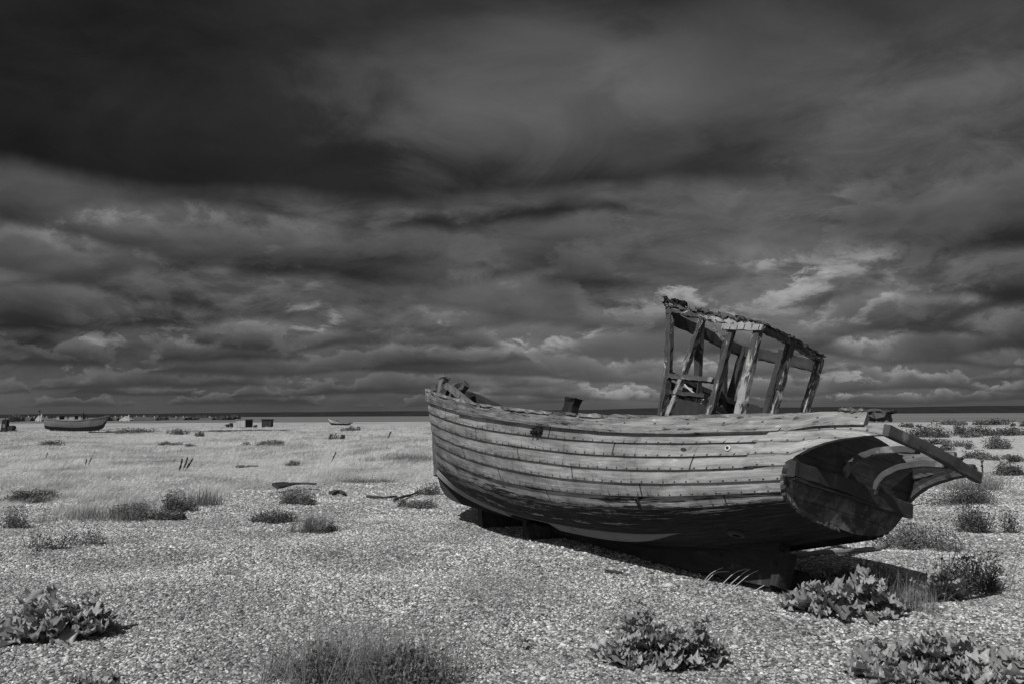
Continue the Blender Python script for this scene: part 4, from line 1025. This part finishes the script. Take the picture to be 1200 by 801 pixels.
scrub(6, 620, 36, 22, 'dark shrub half cut by the left edge of the photo', 22, mat='mid_leaf')
tuft(274, 674, 36, 14, 'wispy faded tuft alone on the left shingle', 23, n=140)
tuft(366, 655, 34, 10, 'very faint small tuft below the spiky tuft', 24, n=90)
scrub(488, 596, 46, 10, 'low dark weeds beside the driftwood near the bow', 25, mat='mid_leaf')
scrub(500, 580, 28, 14, 'pale bushy sprig just left of the bow', 26, mat='mid_leaf')
scrub(392, 515, 18, 7, 'small round dark bush far out in the pale grass', 27)
tuft(470, 540, 90, 12, 'darker streak of grass left of the bow', 28, n=700, mat='mid_leaf', lean=1.0)
tuft(425, 566, 70, 11, 'darker streak of grass beyond the driftwood', 29, n=600, mat='mid_leaf', lean=1.0)
# right of the boat
scrub(1145, 594, 92, 22, 'wide dark shrub below the after end of the boat, grass behind it', 31, dens=1.4)
tuft(1150, 576, 90, 22, 'pale hazy grass growing behind the wide dark shrub', 32, n=900, lean=0.5)
scrub(1168, 625, 66, 28, 'dark shrub with one tall sprig at the right edge', 33, stems=14)
scrub(1090, 646, 92, 34, 'loose patch of low weeds right of the transom', 34, mat='mid_leaf', dens=0.6)
FAR = [(1166, 526, 40, 17, 'leaning dark bush alone in the middle of the right beach'), (1148, 537, 30, 9, 'small bush beyond the boat quarter on right'), (1185, 553, 44, 14, 'patchy bush at right edge above the wide shrub'),
       (1176, 539, 42, 7, 'flat strip of weeds below the leaning bush'), (1196, 541, 20, 6, 'scrap of weed at the right edge'),
       (1092, 513, 48, 20, 'largest shaggy bush just above the crosspiece'), (1083, 518, 26, 8, 'low bush left of the shaggy bush foot'), (1104, 516, 22, 8, 'low bush right of the shaggy bush foot'),
       (1128, 508, 22, 13, 'upright bush right of the shaggy bush'), (1140, 512, 26, 6, 'flat bush strip between upright bush and long hedge'), (1178, 510, 74, 11, 'long dark hedge-like row of scrub'),
       (1070, 499, 18, 4, 'dark speck of scrub on the skyline of the beach over the crosspiece'), (1112, 498, 34, 5, 'thin dark scrub on the beach crest'), (1168, 498, 36, 7, 'two-humped scrub on the beach crest'), (1198, 499, 14, 6, 'scrub on the crest at right edge'),
       (1124, 523, 32, 8, 'ragged weed patch below the upright bush'), (1105, 528, 30, 5, 'thin weed line near the crosspiece'), (1062, 500, 14, 4, 'tiny tuft left of the crest specks')]
for i, (a, b, w, h, l) in enumerate(FAR): scrub(a, b, w, h, l, 40 + i, dens=0.7 if h < 10 else 1.0, mat='dark_leaf' if i % 3 else 'mid_leaf', grp='scrub scattered over the right beach')
MID = [(52, 522, 26, 6, 'faint dark patch in the pale grass under the far boat'), (150, 508, 46, 6, 'long grey scrub patch right of the far boat'), (208, 511, 22, 6, 'grey scrub with a notch, middle of the far beach'),
       (233, 511, 14, 5, 'small scrub right of the notched scrub'), (195, 522, 26, 4, 'thin scrub line below the grey scrub'), (222, 523, 12, 4, 'speck of scrub right of the thin line'), (412, 507, 22, 5, 'scrub on the rise left of the bow'), (305, 522, 40, 7, 'soft grey hummock of weeds below the dark hut'), (345, 545, 20, 5, 'small weed on the bare patch')]
for i, (a, b, w, h, l) in enumerate(MID): scrub(a, b, w, h, l, 70 + i, mat='mid_leaf', dens=0.7, grp='scrub scattered over the left beach')
# dead dock stalks
def stalk(px, py, h, lbl, spikes, lean=0.25):
    c = spot(px, py); dist = math.hypot(c[0], c[1]); H = h * dist / FPX; mb = MB()
    root = empty('dock_stalk', c)
    tag(root, lbl, 'plant', 'dead dock stalks')
    for (dx, k, ln) in spikes:
        a = V(dx * dist / FPX, random.uniform(-0.05, 0.05), 0.0); b = a + V(math.sin(ln), 0.05, math.cos(ln)) * H * k
        tube(mb, [a, a + (b - a) * 0.55 + V(0.01, 0, 0), b], max(0.004, dist * 0.0004), 5)
        hd = MB(); n = 9; P = [a + (b - a) * t for t in np.linspace(0.30, 1.0, n)]
        for p in P: box(hd, p - V(1, 1, 1.8) * H * random.uniform(0.02, 0.05), p + V(1, 1, 1.8) * H * random.uniform(0.02, 0.05), jit=H * 0.025)
        hd.build('seed_spike', 'seed_head', root)
    mb.build('stem', 'dark_twig', root)
stalk(102, 546, 8, 'pair of thin dark dock stalks in the pale grass at left', [(-1.5, 0.85, 0.2), (1.5, 1.0, 0.35)])
stalk(214, 553, 15, 'thick bunch of dark dock stalks in the pale grass', [(-3, 0.8, 0.18), (0, 0.9, 0.34), (3, 1.0, 0.55)])
stalk(388, 541, 12, 'single slanting dock stalk in the middle of the grass', [(0, 1.0, 0.45)])
stalk(454, 513, 9, 'short far dock stalk on the rise left of the bow', [(0, 1.0, 0.5), (1, 0.8, 0.3)])
stalk(1151, 560, 17, 'upright dark dock stalk beside the crosspiece end', [(0, 1.0, 0.03)], 0)
stalk(53, 537, 6, 'faint thin stalk near the left edge of the grass', [(0, 1.0, 0.3)])
mb = MB(); c = spot(1104, 676)
for q in ([(0, 0, 0), (0.10, 0, 0.12), (0.16, 0.02, 0.24), (0.15, 0, 0.30)], [(0.02, 0, 0), (0.14, 0, 0.11), (0.24, 0.02, 0.22), (0.28, 0, 0.25)], [(0.16, 0.02, 0.24), (0.22, 0.0, 0.28)]): tube(mb, q, 0.006, 6, r1=0.004, seg=8)
o = mb.build('bent_stalks', 'dark_twig'); o.location = c; tag(o, 'two bent bare stalks rising out of the sea kale', 'plant')
# pale grass stalks bending over the keel's foot
mb = MB(); root = spot(858, 690)
for a, b, cpt in (((850, 682), (914, 659), (878, 664)), ((842, 681), (886, 664), (862, 668)), ((856, 684), (906, 662), (880, 670)), ((822, 678), (847, 664), (832, 671)), ((826, 676), (857, 669), (838, 669)), ((882, 686), (919, 680), (900, 682))):
    A = spot(a[0], a[1] + 7); dA = np.linalg.norm(A - V(0, 0, EYE))
    def lift(p, k):
        d = _M @ np.array([(p[0] - 600) / FPX, -(p[1] - 400.5) / FPX, -1.0]); return V(0, 0, EYE) + d * (A[1] + k) / d[1]
    tube(mb, [A - root, lift(cpt, -0.02) - root, lift(b, -0.05) - root], 0.0042, 6, r1=0.002, seg=10)
o = mb.build('grass_stalks', 'pale_stem'); o.location = root; tag(o, 'pale dry grass stalks bending beside the stern end of the keel', 'grass')

# ---------------------------------------------------------------- driftwood, rope, stones
def stick(name, lbl, pts, w, d, mat='dark_twig', lift_=0.02, cat='driftwood', seg=8, jit=0.006):
    P = [spot(*p) for p in pts]; c = P[0].copy(); mb = MB()
    beam(mb, [p - c + V(0, 0, lift_) for p in P], w, d, side=(0, 1, 0), seg=seg, jit=jit, taper=(1, 0.6)); o = mb.build(name, mat); o.location = c; tag(o, lbl, cat); return o
stick('driftwood_stick', 'short dark stick on the shingle near the shadow edge of the boat', [(709, 671), (729, 672)], 0.03, 0.025)
stick('driftwood_plank', 'long dark plank lying over a mound of scrub', [(322, 577), (345, 573), (370, 574)], 0.16, 0.05, lift_=0.14)
stick('driftwood_plank', 'bent dark plank right of the scrub mound', [(388, 580), (398, 577), (404, 581)], 0.10, 0.05, lift_=0.05)
stick('driftwood_plank', 'dark driftwood strip on the shingle left of the bow', [(430, 583), (452, 584), (464, 582)], 0.10, 0.06)
stick('driftwood_branch', 'pale-tipped branch reaching towards the bow', [(462, 588), (478, 583), (494, 578)], 0.05, 0.04, lift_=0.05)
stick('driftwood_branch', 'thin dark root curling beside the stern block', [(912, 692), (930, 696), (950, 697)], 0.025, 0.02)
stick('driftwood_plank', 'narrow board half buried in the bare grass patch', [(278, 547), (302, 546)], 0.12, 0.05, mat='grey_wood')
P = [(905, 656), (935, 654), (958, 650), (985, 649), (1010, 647), (1030, 645), (1040, 640), (1046, 632), (1040, 629)]
c = spot(985, 649); mb = MB(); tube(mb, [spot(*p) - c + V(0, 0, 0.03) for p in P], 0.030, 10, seg=40); o = mb.build('hose', 'rope'); o.location = c; tag(o, 'thick grey hose curving over the shingle behind the stern', 'hose')
for q, l in (([(1022, 634), (1030, 636)], 'thin dark twig under the edge of the transom'), ([(1031, 632), (1038, 637)], 'dark twig crossing the end of the hose'), ([(1066, 595), (1078, 593)], 'bare twig on the shingle just right of the transom')):
    a, b = spot(*q[0]), spot(*q[1]); mb = MB(); tube(mb, [V(0, 0, 0.02), (b - a) * 0.5 + V(0, 0, 0.05), b - a + V(0, 0, 0.04)], 0.012, 6, r1=0.006, seg=5)
    o = mb.build('twig', 'dark_twig'); o.location = a; tag(o, l, 'driftwood')
for (a, b, s, l) in ((784, 686, 0.042, 'bright white stone near the keel'), (861, 758, 0.026, 'pale stone beside the crinkled sea kale clump'), (736, 669, 0.022, 'small white stone beside the short dark stick')):
    c = spot(a, b); mb = MB(); k = 10; vs = [V(0, 0, s * 0.75)]; 
    for zz, rr in ((0.62, 0.55), (0.3, 0.95), (0.0, 0.9)): vs += [V(math.cos(t) * rr * s * 1.25, math.sin(t) * rr * s * 0.85, zz * s) + RNG.normal(0, s * 0.07, 3) for t in np.linspace(0, 6.283, k, endpoint=False)]
    fs = [(0, 1 + j, 1 + (j + 1) % k) for j in range(k)] + [(1 + i * k + j, 1 + (i + 1) * k + j, 1 + (i + 1) * k + (j + 1) % k, 1 + i * k + (j + 1) % k) for i in range(2) for j in range(k)]
    mb.add(vs, fs); o = mb.build('white_stone', 'white_stone', None, True); o.location = c; tag(o, l, 'stone')

# ---------------------------------------------------------------- far across the beach
def ray_at(px, py, Y):
    d = _M @ np.array([(px - 600) / FPX, -(py - 400.5) / FPX, -1.0]); return V(0, 0, EYE) + d * Y / d[1]
def small_boat(name, lbl, x0px, x1px, Y, hb, hm, hs, bow_right, mat, deck, beam_w=None):
    """a little beached boat: lofted hull with sheer, keel and (if any) a deckhouse; heights in metres"""
    a = ray_at(x0px, 495, Y); b = ray_at(x1px, 495, Y); L = b[0] - a[0]; c = V((a[0] + b[0]) / 2, Y, float(ground_z((a[0] + b[0]) / 2, Y)))
    root = empty(name, c, 0.12 if bow_right else math.pi - 0.15); tag(root, lbl, 'boat')
    B = beam_w or L * 0.32; n = 17; m = 9; mb = MB(); low = MB(); S = np.linspace(0, 1, n)
    sheer = lambda s: np.interp(s, [0, 0.15, 0.5, 0.85, 1], [hs, hs * 0.92, hm, hm + (hb - hm) * 0.55, hb]); keel = lambda s: np.interp(s, [0, 0.1, 0.55, 0.85, 0.95, 1], [0.30, 0.15, 0.02, 0.10, 0.35, hb * 0.70])
    half = lambda s: B / 2 * np.interp(s, [0, 0.15, 0.45, 0.75, 0.9, 1], [0.72, 0.9, 1.0, 0.78, 0.42, 0.03])
    def pt(s, v):
        ang = v * math.pi / 2; y = half(s) * math.cos(ang) ** 0.65; z = keel(s) + (sheer(s) - keel(s)) * (1 - math.sin(ang) ** 1.3)
        return y, z
    for (tgt, v0, v1) in ((mb, 0.0, 0.50), (low, 0.50, 1.0)):
        vv = np.linspace(v0, v1, m)
        for sg in (1, -1):
            vs = []
            for s in S:
                for v in vv: y, z = pt(s, v); vs.append((-L / 2 + L * s, sg * y, z))
            tgt.add(vs, [((i * m + j, (i + 1) * m + j, (i + 1) * m + j + 1, i * m + j + 1) if sg < 0 else (i * m + j + 1, (i + 1) * m + j + 1, (i + 1) * m + j, i * m + j)) for i in range(n - 1) for j in range(m - 1)])
    ring = [(-L / 2, pt(0, v)[0] * sg, pt(0, v)[1]) for sg, vr in ((1, np.linspace(0, 1, 10)), (-1, np.linspace(1, 0, 10)[1:])) for v in vr]
    mb.add(ring, [tuple(range(len(ring)))])
    dk = [(-L / 2 + L * s, half(s) * 0.96 * sg, sheer(s) - 0.18) for sg, ss_ in ((1, S), (-1, S[::-1])) for s in ss_]; mb.add(dk, [tuple(range(len(dk)))])
    mb.build('hull', mat, root); low.build('hull_bottom', 'far_dark', root)
    r = MB()
    for sg in (1, -1): beam(r, [(-L / 2 + L * s, sg * half(s), sheer(s) + 0.02) for s in S], 0.10, 0.07, seg=20, jit=0.005)
    r.build('gunwale', 'far_grey', root)
    k = MB(); beam(k, [(-L / 2 + L * s, 0, keel(s) - 0.06) for s in S[1:-2]], 0.12, 0.16, seg=14, jit=0.005); k.build('keel', 'far_dark', root)
    return root, L, B, sheer
root, L, B, sh = small_boat('beached_boat', 'far beached boat with a low boxy deckhouse and raised bow, at left', 57, 124, 82.0, 1.55, 1.05, 1.30, True, 'far_grey', True)
d = MB(); x0, x1 = -L * 0.30, L * 0.10; z0 = 0.95
for (xa, xb) in ((x0, x0 + 0.25), (-L * 0.16, -L * 0.13), (-L * 0.09, x1 - 0.6), (x1 - 0.25, x1)):
    for yy in (-B * 0.3, B * 0.3): box(d, (xa, yy - 0.03, z0), (xb, yy + 0.03, 1.58), 0.005)
box(d, (x0, -B * 0.3, z0), (x1, -B * 0.3 + 0.05, 1.24), 0.004); box(d, (x0 + 0.02, B * 0.3 - 0.05, z0), (x1 - 0.02, B * 0.3, 1.24), 0.004); box(d, (x0, -B * 0.28, z0 + 0.01), (x0 + 0.05, B * 0.28, 1.57), 0.004)
d.build('deckhouse', 'far_white', root); d = MB(); box(d, (x0 - 0.1, -B * 0.36, 1.585), (x1 + 0.12, B * 0.36, 1.68), 0.01); d.build('deckhouse_roof', 'far_dark', root)
for q in ([(x1, 0, 1.6), (x1, 0, 1.98)], [(x0 - 0.8, 0.2, 1.0), (x0 - 0.8, 0.2, 1.78)], [(L * 0.17, 0, 0.8), (L * 0.17, 0, 1.62)]): d = MB(); tube(d, q, 0.05, 6); d.build('post', 'far_dark', root)
root, L, B, sh = small_boat('beached_boat', 'small pale open boat far off on the skyline, left of the wreck', 384, 413, 128.0, 1.15, 0.55, 0.45, False, 'far_white', False)
d = MB(); box(d, (L * 0.12, -0.4, 0.5), (L * 0.30, 0.4, 0.80), 0.01); d.build('cuddy', 'far_grey', root)

c = V(*ray_at(10, 500, 76.0)); c[2] = float(ground_z(c[0], 76.0)); root = empty('beach_winch', c, 0.2); tag(root, 'dark rusty winch engine standing on the beach at the left edge', 'winch')
d = MB(); box(d, (-0.55, -0.5, 0), (0.6, 0.5, 0.14), 0.02); box(d, (-0.5, -0.35, 0.14), (-0.05, 0.35, 1.15), 0.04); box(d, (0.05, -0.3, 0.14), (0.32, 0.3, 0.55), 0.03); d.build('frame', 'far_dark', root)
d = MB(); tube(d, [(0.30, -0.42, 0.36), (0.30, 0.42, 0.36)], 0.24, 14); d.build('drum', 'iron', root)
d = MB(); tube(d, [(-0.30, 0, 1.1), (-0.30, 0, 1.30), (-0.20, 0, 1.34)], 0.05, 8); d.build('exhaust', 'iron', root)
d = MB(); box(d, (-0.36, -0.36, 0.42), (-0.16, -0.353, 0.72)); d.build('plate', 'far_grey', root)

def hut(px, Y, w, dpt, h, rz, lbl, mat, rmat, side=None):
    p = ray_at(px, 495, Y); c = V(p[0], Y, float(ground_z(p[0], Y))); root = empty('beach_hut', c, rz); tag(root, lbl, 'hut')
    d = MB(); box(d, (-w / 2, -dpt / 2, 0.10), (w / 2, dpt / 2, h), 0.008); d.build('wall', mat, root)
    d = MB(); box(d, (-w / 2 - 0.08, -dpt / 2 - 0.08, h + 0.003), (w / 2 + 0.08, dpt / 2 + 0.08, h + 0.10), 0.012); d.build('roof', rmat, root)
    if side:
        d = MB(); box(d, (w / 2 + 0.003, -dpt / 2 + 0.02, 0.12), (w / 2 + 0.02, dpt / 2 - 0.02, h - 0.02)); d.build('shaded_end', side, root)  # dark panel that paints the shade on this end wall
    for xx in (-w * 0.4, w * 0.4):
        d = MB(); box(d, (xx - 0.1, -dpt * 0.45, -0.1), (xx + 0.1, dpt * 0.45, 0.097)); d.build('skid', 'far_dark', root)
    return root
hut(286.5, 108.0, 1.75, 1.3, 1.08, -0.5, 'pale boarded store hut with one end darkened as in shade', 'pale_plank', 'far_grey', 'far_dark')
hut(313.5, 104.0, 1.22, 1.1, 0.96, 0.05, 'plain dark square hut on the far beach', 'shed_board', 'far_dark')
c = V(*ray_at(269, 497, 112.0)); c[2] = float(ground_z(c[0], 112.0)); root = empty('boat_trailer', c, 0.1); tag(root, 'small dark trailer left of the pale hut', 'trailer')
d = MB(); box(d, (-0.42, -0.4, 0.36), (0.42, 0.4, 0.46), 0.01); tube(d, [(-0.42, 0, 0.4), (-0.75, 0, 0.32)], 0.03, 6); box(d, (0.05, -0.3, 0.46), (0.40, 0.3, 0.62), 0.02); d.build('bed', 'far_dark', root)
for x in (-0.25, 0.25):
    d = MB(); tube(d, [(x, -0.44, 0.19), (x, 0.44, 0.19)], 0.19, 12); d.build('wheel', 'far_dark', root)
c = V(*ray_at(299, 497, 107.0)); c[2] = float(ground_z(c[0], 107.0)); d = MB()
for i in range(3): d2 = RNG.normal(0, 0.06, 3); box(d, d2 + (-0.12, -0.12, 0.0), d2 + (0.12, 0.12, 0.28), 0.03)
o = d.build('crate_heap', 'far_dark'); o.location = c; tag(o, 'tiny dark heap of gear between the two huts', 'gear')
for i, (px, Y, h, l) in enumerate(((357, 110, 0.22, 'white speck of a marker post right of the dark hut'), (238, 118, 0.30, 'white marker post in front of the far houses'))):
    c = V(*ray_at(px, 497, Y)); c[2] = float(ground_z(c[0], Y)); d = MB(); box(d, (-0.10, -0.10, 0), (0.10, 0.10, h), 0.01); box(d, (-0.13, -0.13, h + 0.002), (0.13, 0.13, h + 0.05), 0.01); o = d.build('marker_post', 'house_white'); o.location = c; tag(o, l, 'post')
# long old tar-boarded track across the beach
P = [V(x, y, float(ground_z(x, y)) + 0.05) for x, y in ((-41, 78.0), (-36, 77.5), (-31, 78.5), (-26, 79.5), (-22.5, 81.0))]
d = MB(); beam(d, P, 0.9, 0.10, side=(0, 1, 0), seg=40, jit=0.03); o = d.build('boarded_track', 'far_dark'); tag(o, kind='structure')

# houses and trees of the settlement on the low land behind the beach
def house(px, Y, w, h, lbl, white=False, gable=False, dpt=None):
    p = ray_at(px, 493, Y); c = V(p[0], Y, float(ground_z(p[0], Y))); root = empty('house', c, random.uniform(-0.3, 0.3)); tag(root, lbl, 'house', 'houses behind the beach')
    dpt = dpt or w * 0.7; e = h * 0.55; d = MB(); box(d, (-w / 2, -dpt / 2, -0.5), (w / 2, dpt / 2, e))
    if gable: d.add([(-w / 2, -dpt / 2, e), (w / 2, -dpt / 2, e), (0, -dpt / 2, h - 0.1)], [(0, 1, 2)]); d.add([(-w / 2, dpt / 2, e), (w / 2, dpt / 2, e), (0, dpt / 2, h - 0.1)], [(2, 1, 0)])
    d.build('wall', 'house_white' if white else 'house_wall', root); d = MB(); o_ = 0.4
    if gable: q = [(-w / 2 - o_, -dpt / 2 - 0.2, e - 0.2), (0, -dpt / 2 - 0.2, h), (w / 2 + o_, -dpt / 2 - 0.2, e - 0.2), (-w / 2 - o_, dpt / 2 + 0.2, e - 0.2), (0, dpt / 2 + 0.2, h), (w / 2 + o_, dpt / 2 + 0.2, e - 0.2)]; d.add(q, [(0, 1, 4, 3), (1, 2, 5, 4)])
    else: q = [(-w / 2 - 0.2, -dpt / 2 - o_, e - 0.2), (-w / 2 - 0.2, 0, h), (-w / 2 - 0.2, dpt / 2 + o_, e - 0.2), (w / 2 + 0.2, -dpt / 2 - o_, e - 0.2), (w / 2 + 0.2, 0, h), (w / 2 + 0.2, dpt / 2 + o_, e - 0.2)]; d.add(q, [(0, 3, 4, 1), (1, 4, 5, 2), (0, 1, 2), (3, 5, 4)])
    rf = d.build('roof', 'house_white' if (white and gable) else 'house_roof', root); d = MB(); box(d, (w * 0.2, -0.4, h * 0.7), (w * 0.2 + 0.8, 0.4, h + 0.9)); d.build('chimney', 'house_wall', rf)
    for k in (-0.28, 0.28): d = MB(); box(d, (w * k - w * 0.07, -dpt / 2 - 0.06, e * 0.35), (w * k + w * 0.07, -dpt / 2 - 0.003, e * 0.75)); d.build('window', 'far_dark', root)
HS = [(30, 620, 9, 5.5, 'low far house half hidden by trees beside the winch'), (47, 600, 5, 6.5, 'tall narrow white far house under the mast'), (37, 640, 8, 5, 'far house left of the white narrow one'), (52, 640, 6, 5, 'far house between the narrow white one and the beached boat'),
      (132, 640, 9, 5, 'far house just right of the beached boat bow'), (140, 660, 8, 5.2, 'far house left of the bright white gable'), (148, 610, 8, 5.8, 'brightest white gabled house in the far row'), (157, 650, 9, 5, 'far house right of the bright white gable'), (165, 640, 10, 5.4, 'wide far house in the middle of the row'),
      (172, 670, 8, 5, 'far house with a dark tree on its right'), (178, 640, 8, 4.8, 'last close-set house of the far row'), (204, 700, 9, 4.5, 'lone far house among the dark trees'), (212, 700, 10, 4.6, 'second lone far house among dark trees'), (243, 700, 12, 4.2, 'long low pale building left of the trailer')]
for a in HS: house(a[0], a[1], a[2], a[3], a[4], white=a[0] in (47, 148), gable=a[0] in (47, 148))
def tree(px, Y, w, h, lbl, seed, grp):
    p = ray_at(px, 493, Y); c = V(p[0], Y, float(ground_z(p[0], Y))); root = empty('tree', c); tag(root, lbl, 'tree', grp); r = random.Random(seed)
    d = MB(); tube(d, [(0, 0, -0.5), (0.1, 0, h * 0.3), (0.0, 0.1, h * 0.8)], w * 0.035 + 0.1, 7, r1=0.08)
    for k in range(4): a = r.random() * 6.28; tube(d, [(0.1, 0, h * (0.25 + 0.1 * k)), (math.cos(a) * w * 0.3, math.sin(a) * w * 0.3, h * (0.5 + 0.1 * k))], 0.12, 5, r1=0.04)
    d.build('trunk', 'dark_twig', root); vs = []; fs = []
    cl = [(r.gauss(0, 0.2) * w, r.gauss(0, 0.2) * w, h * r.uniform(0.35, 0.82), r.uniform(0.15, 0.28)) for _ in range(10)]
    for i in range(330):
        a = r.choice(cl); q = V(a[0] + r.gauss(0, a[3] * 0.55) * w, a[1] + r.gauss(0, a[3] * 0.55) * w, max(0.1, min(h, a[2] + r.gauss(0, a[3] * 0.5) * h)))
        s1 = unit(V(r.gauss(0, 1), r.gauss(0, 1), r.gauss(0, 1))); s2 = unit(np.cross(s1, V(r.gauss(0, 1), r.gauss(0, 1), r.gauss(0, 1)))); k = r.uniform(0.3, 0.6) * min(1.6, w * 0.14)
        o = len(vs); vs += [q + s1 * k, q + s2 * k, q - s1 * k, q - s2 * k]; fs.append((o, o + 1, o + 2, o + 3))
    me = mesh_np('crown', np.array(vs), np.array(fs)); me.materials.append(MATS['dark_leaf']); o = bpy.data.objects.new('crown', me); COL.objects.link(o); o.parent = root
TS = [(15, 560, 8, 7.0, 'dark round tree right beside the winch'), (22, 580, 6, 8.0, 'taller dark tree second from the winch'), (26, 600, 6, 6.5, 'third dark tree from the winch'), (41, 640, 7, 6, 'dark tree beside the narrow white house'), (55, 650, 6, 5.5, 'tree behind the stern of the beached boat'),
      (127, 620, 8, 6, 'dark tree at the bow of the beached boat'), (136, 650, 6, 4.5, 'bush-like tree among the first houses of the row'), (144, 670, 6, 5, 'tree just left of the bright white gable'), (153, 640, 7, 5, 'tree just right of the bright white gable'), (161, 660, 6, 5, 'tree before the wide house'), (169, 650, 6, 5, 'tree after the wide house'), (182, 660, 10, 6.2, 'large dark tree at the right end of the row of houses'),
      (190, 700, 14, 5.5, 'first tree of the dark belt'), (198, 720, 14, 5.2, 'second tree of the dark belt'), (208, 730, 14, 5.8, 'tree behind the two lone houses'), (219, 720, 15, 5.6, 'fourth tree of the dark belt'), (229, 710, 15, 6.0, 'fifth tree of the dark belt'), (238, 740, 15, 5.6, 'tree behind the long pale building'), (250, 720, 15, 5.8, 'tree right of the long pale building'), (261, 690, 13, 6.0, 'tree left above the trailer'), (268, 680, 12, 6.4, 'tree above the trailer'), (276, 690, 13, 6.2, 'tree left of the pale hut')]
for i, a in enumerate(TS): tree(*a, 200 + i, 'trees behind the beach')
p = ray_at(46, 492, 400.0); c = V(p[0], 400.0, float(ground_z(p[0], 400.0))); root = empty('signal_mast', c); tag(root, 'thin far mast with a dark ball on top', 'mast')
d = MB(); tube(d, [(0, 0, -0.3), (0, 0, 6.2)], 0.07, 6); d.build('pole', 'far_dark', root); d = MB(); tube(d, [(0, 0, 5.9), (0, 0, 6.1), (0, 0, 6.8), (0, 0, 7.0)], 0.42, 9); d.build('ball', 'far_dark', root)

# ---------------------------------------------------------------- light and render settings
build_world()
sun = bpy.data.lights.new('sun', 'SUN'); so = bpy.data.objects.new('sun', sun); COL.objects.link(so)
sun.energy = 3.9; sun.angle = math.radians(0.5); sun.color = (1.0, 0.995, 0.985)
dvec = Vector((math.cos(SUN_EL) * math.cos(SUN_AZ), math.cos(SUN_EL) * math.sin(SUN_AZ), math.sin(SUN_EL)))
so.rotation_euler = dvec.to_track_quat('Z', 'Y').to_euler(); so.location = (0, 0, 60)
scene.view_settings.view_transform = 'Standard'; scene.view_settings.look = 'None'; scene.view_settings.exposure = 0.0; scene.view_settings.gamma = 1.0
scene.view_settings.use_curve_mapping = False
scene.render.engine = 'CYCLES'
scene.cycles.max_bounces = 4; scene.cycles.diffuse_bounces = 2; scene.cycles.glossy_bounces = 2; scene.cycles.transmission_bounces = 2
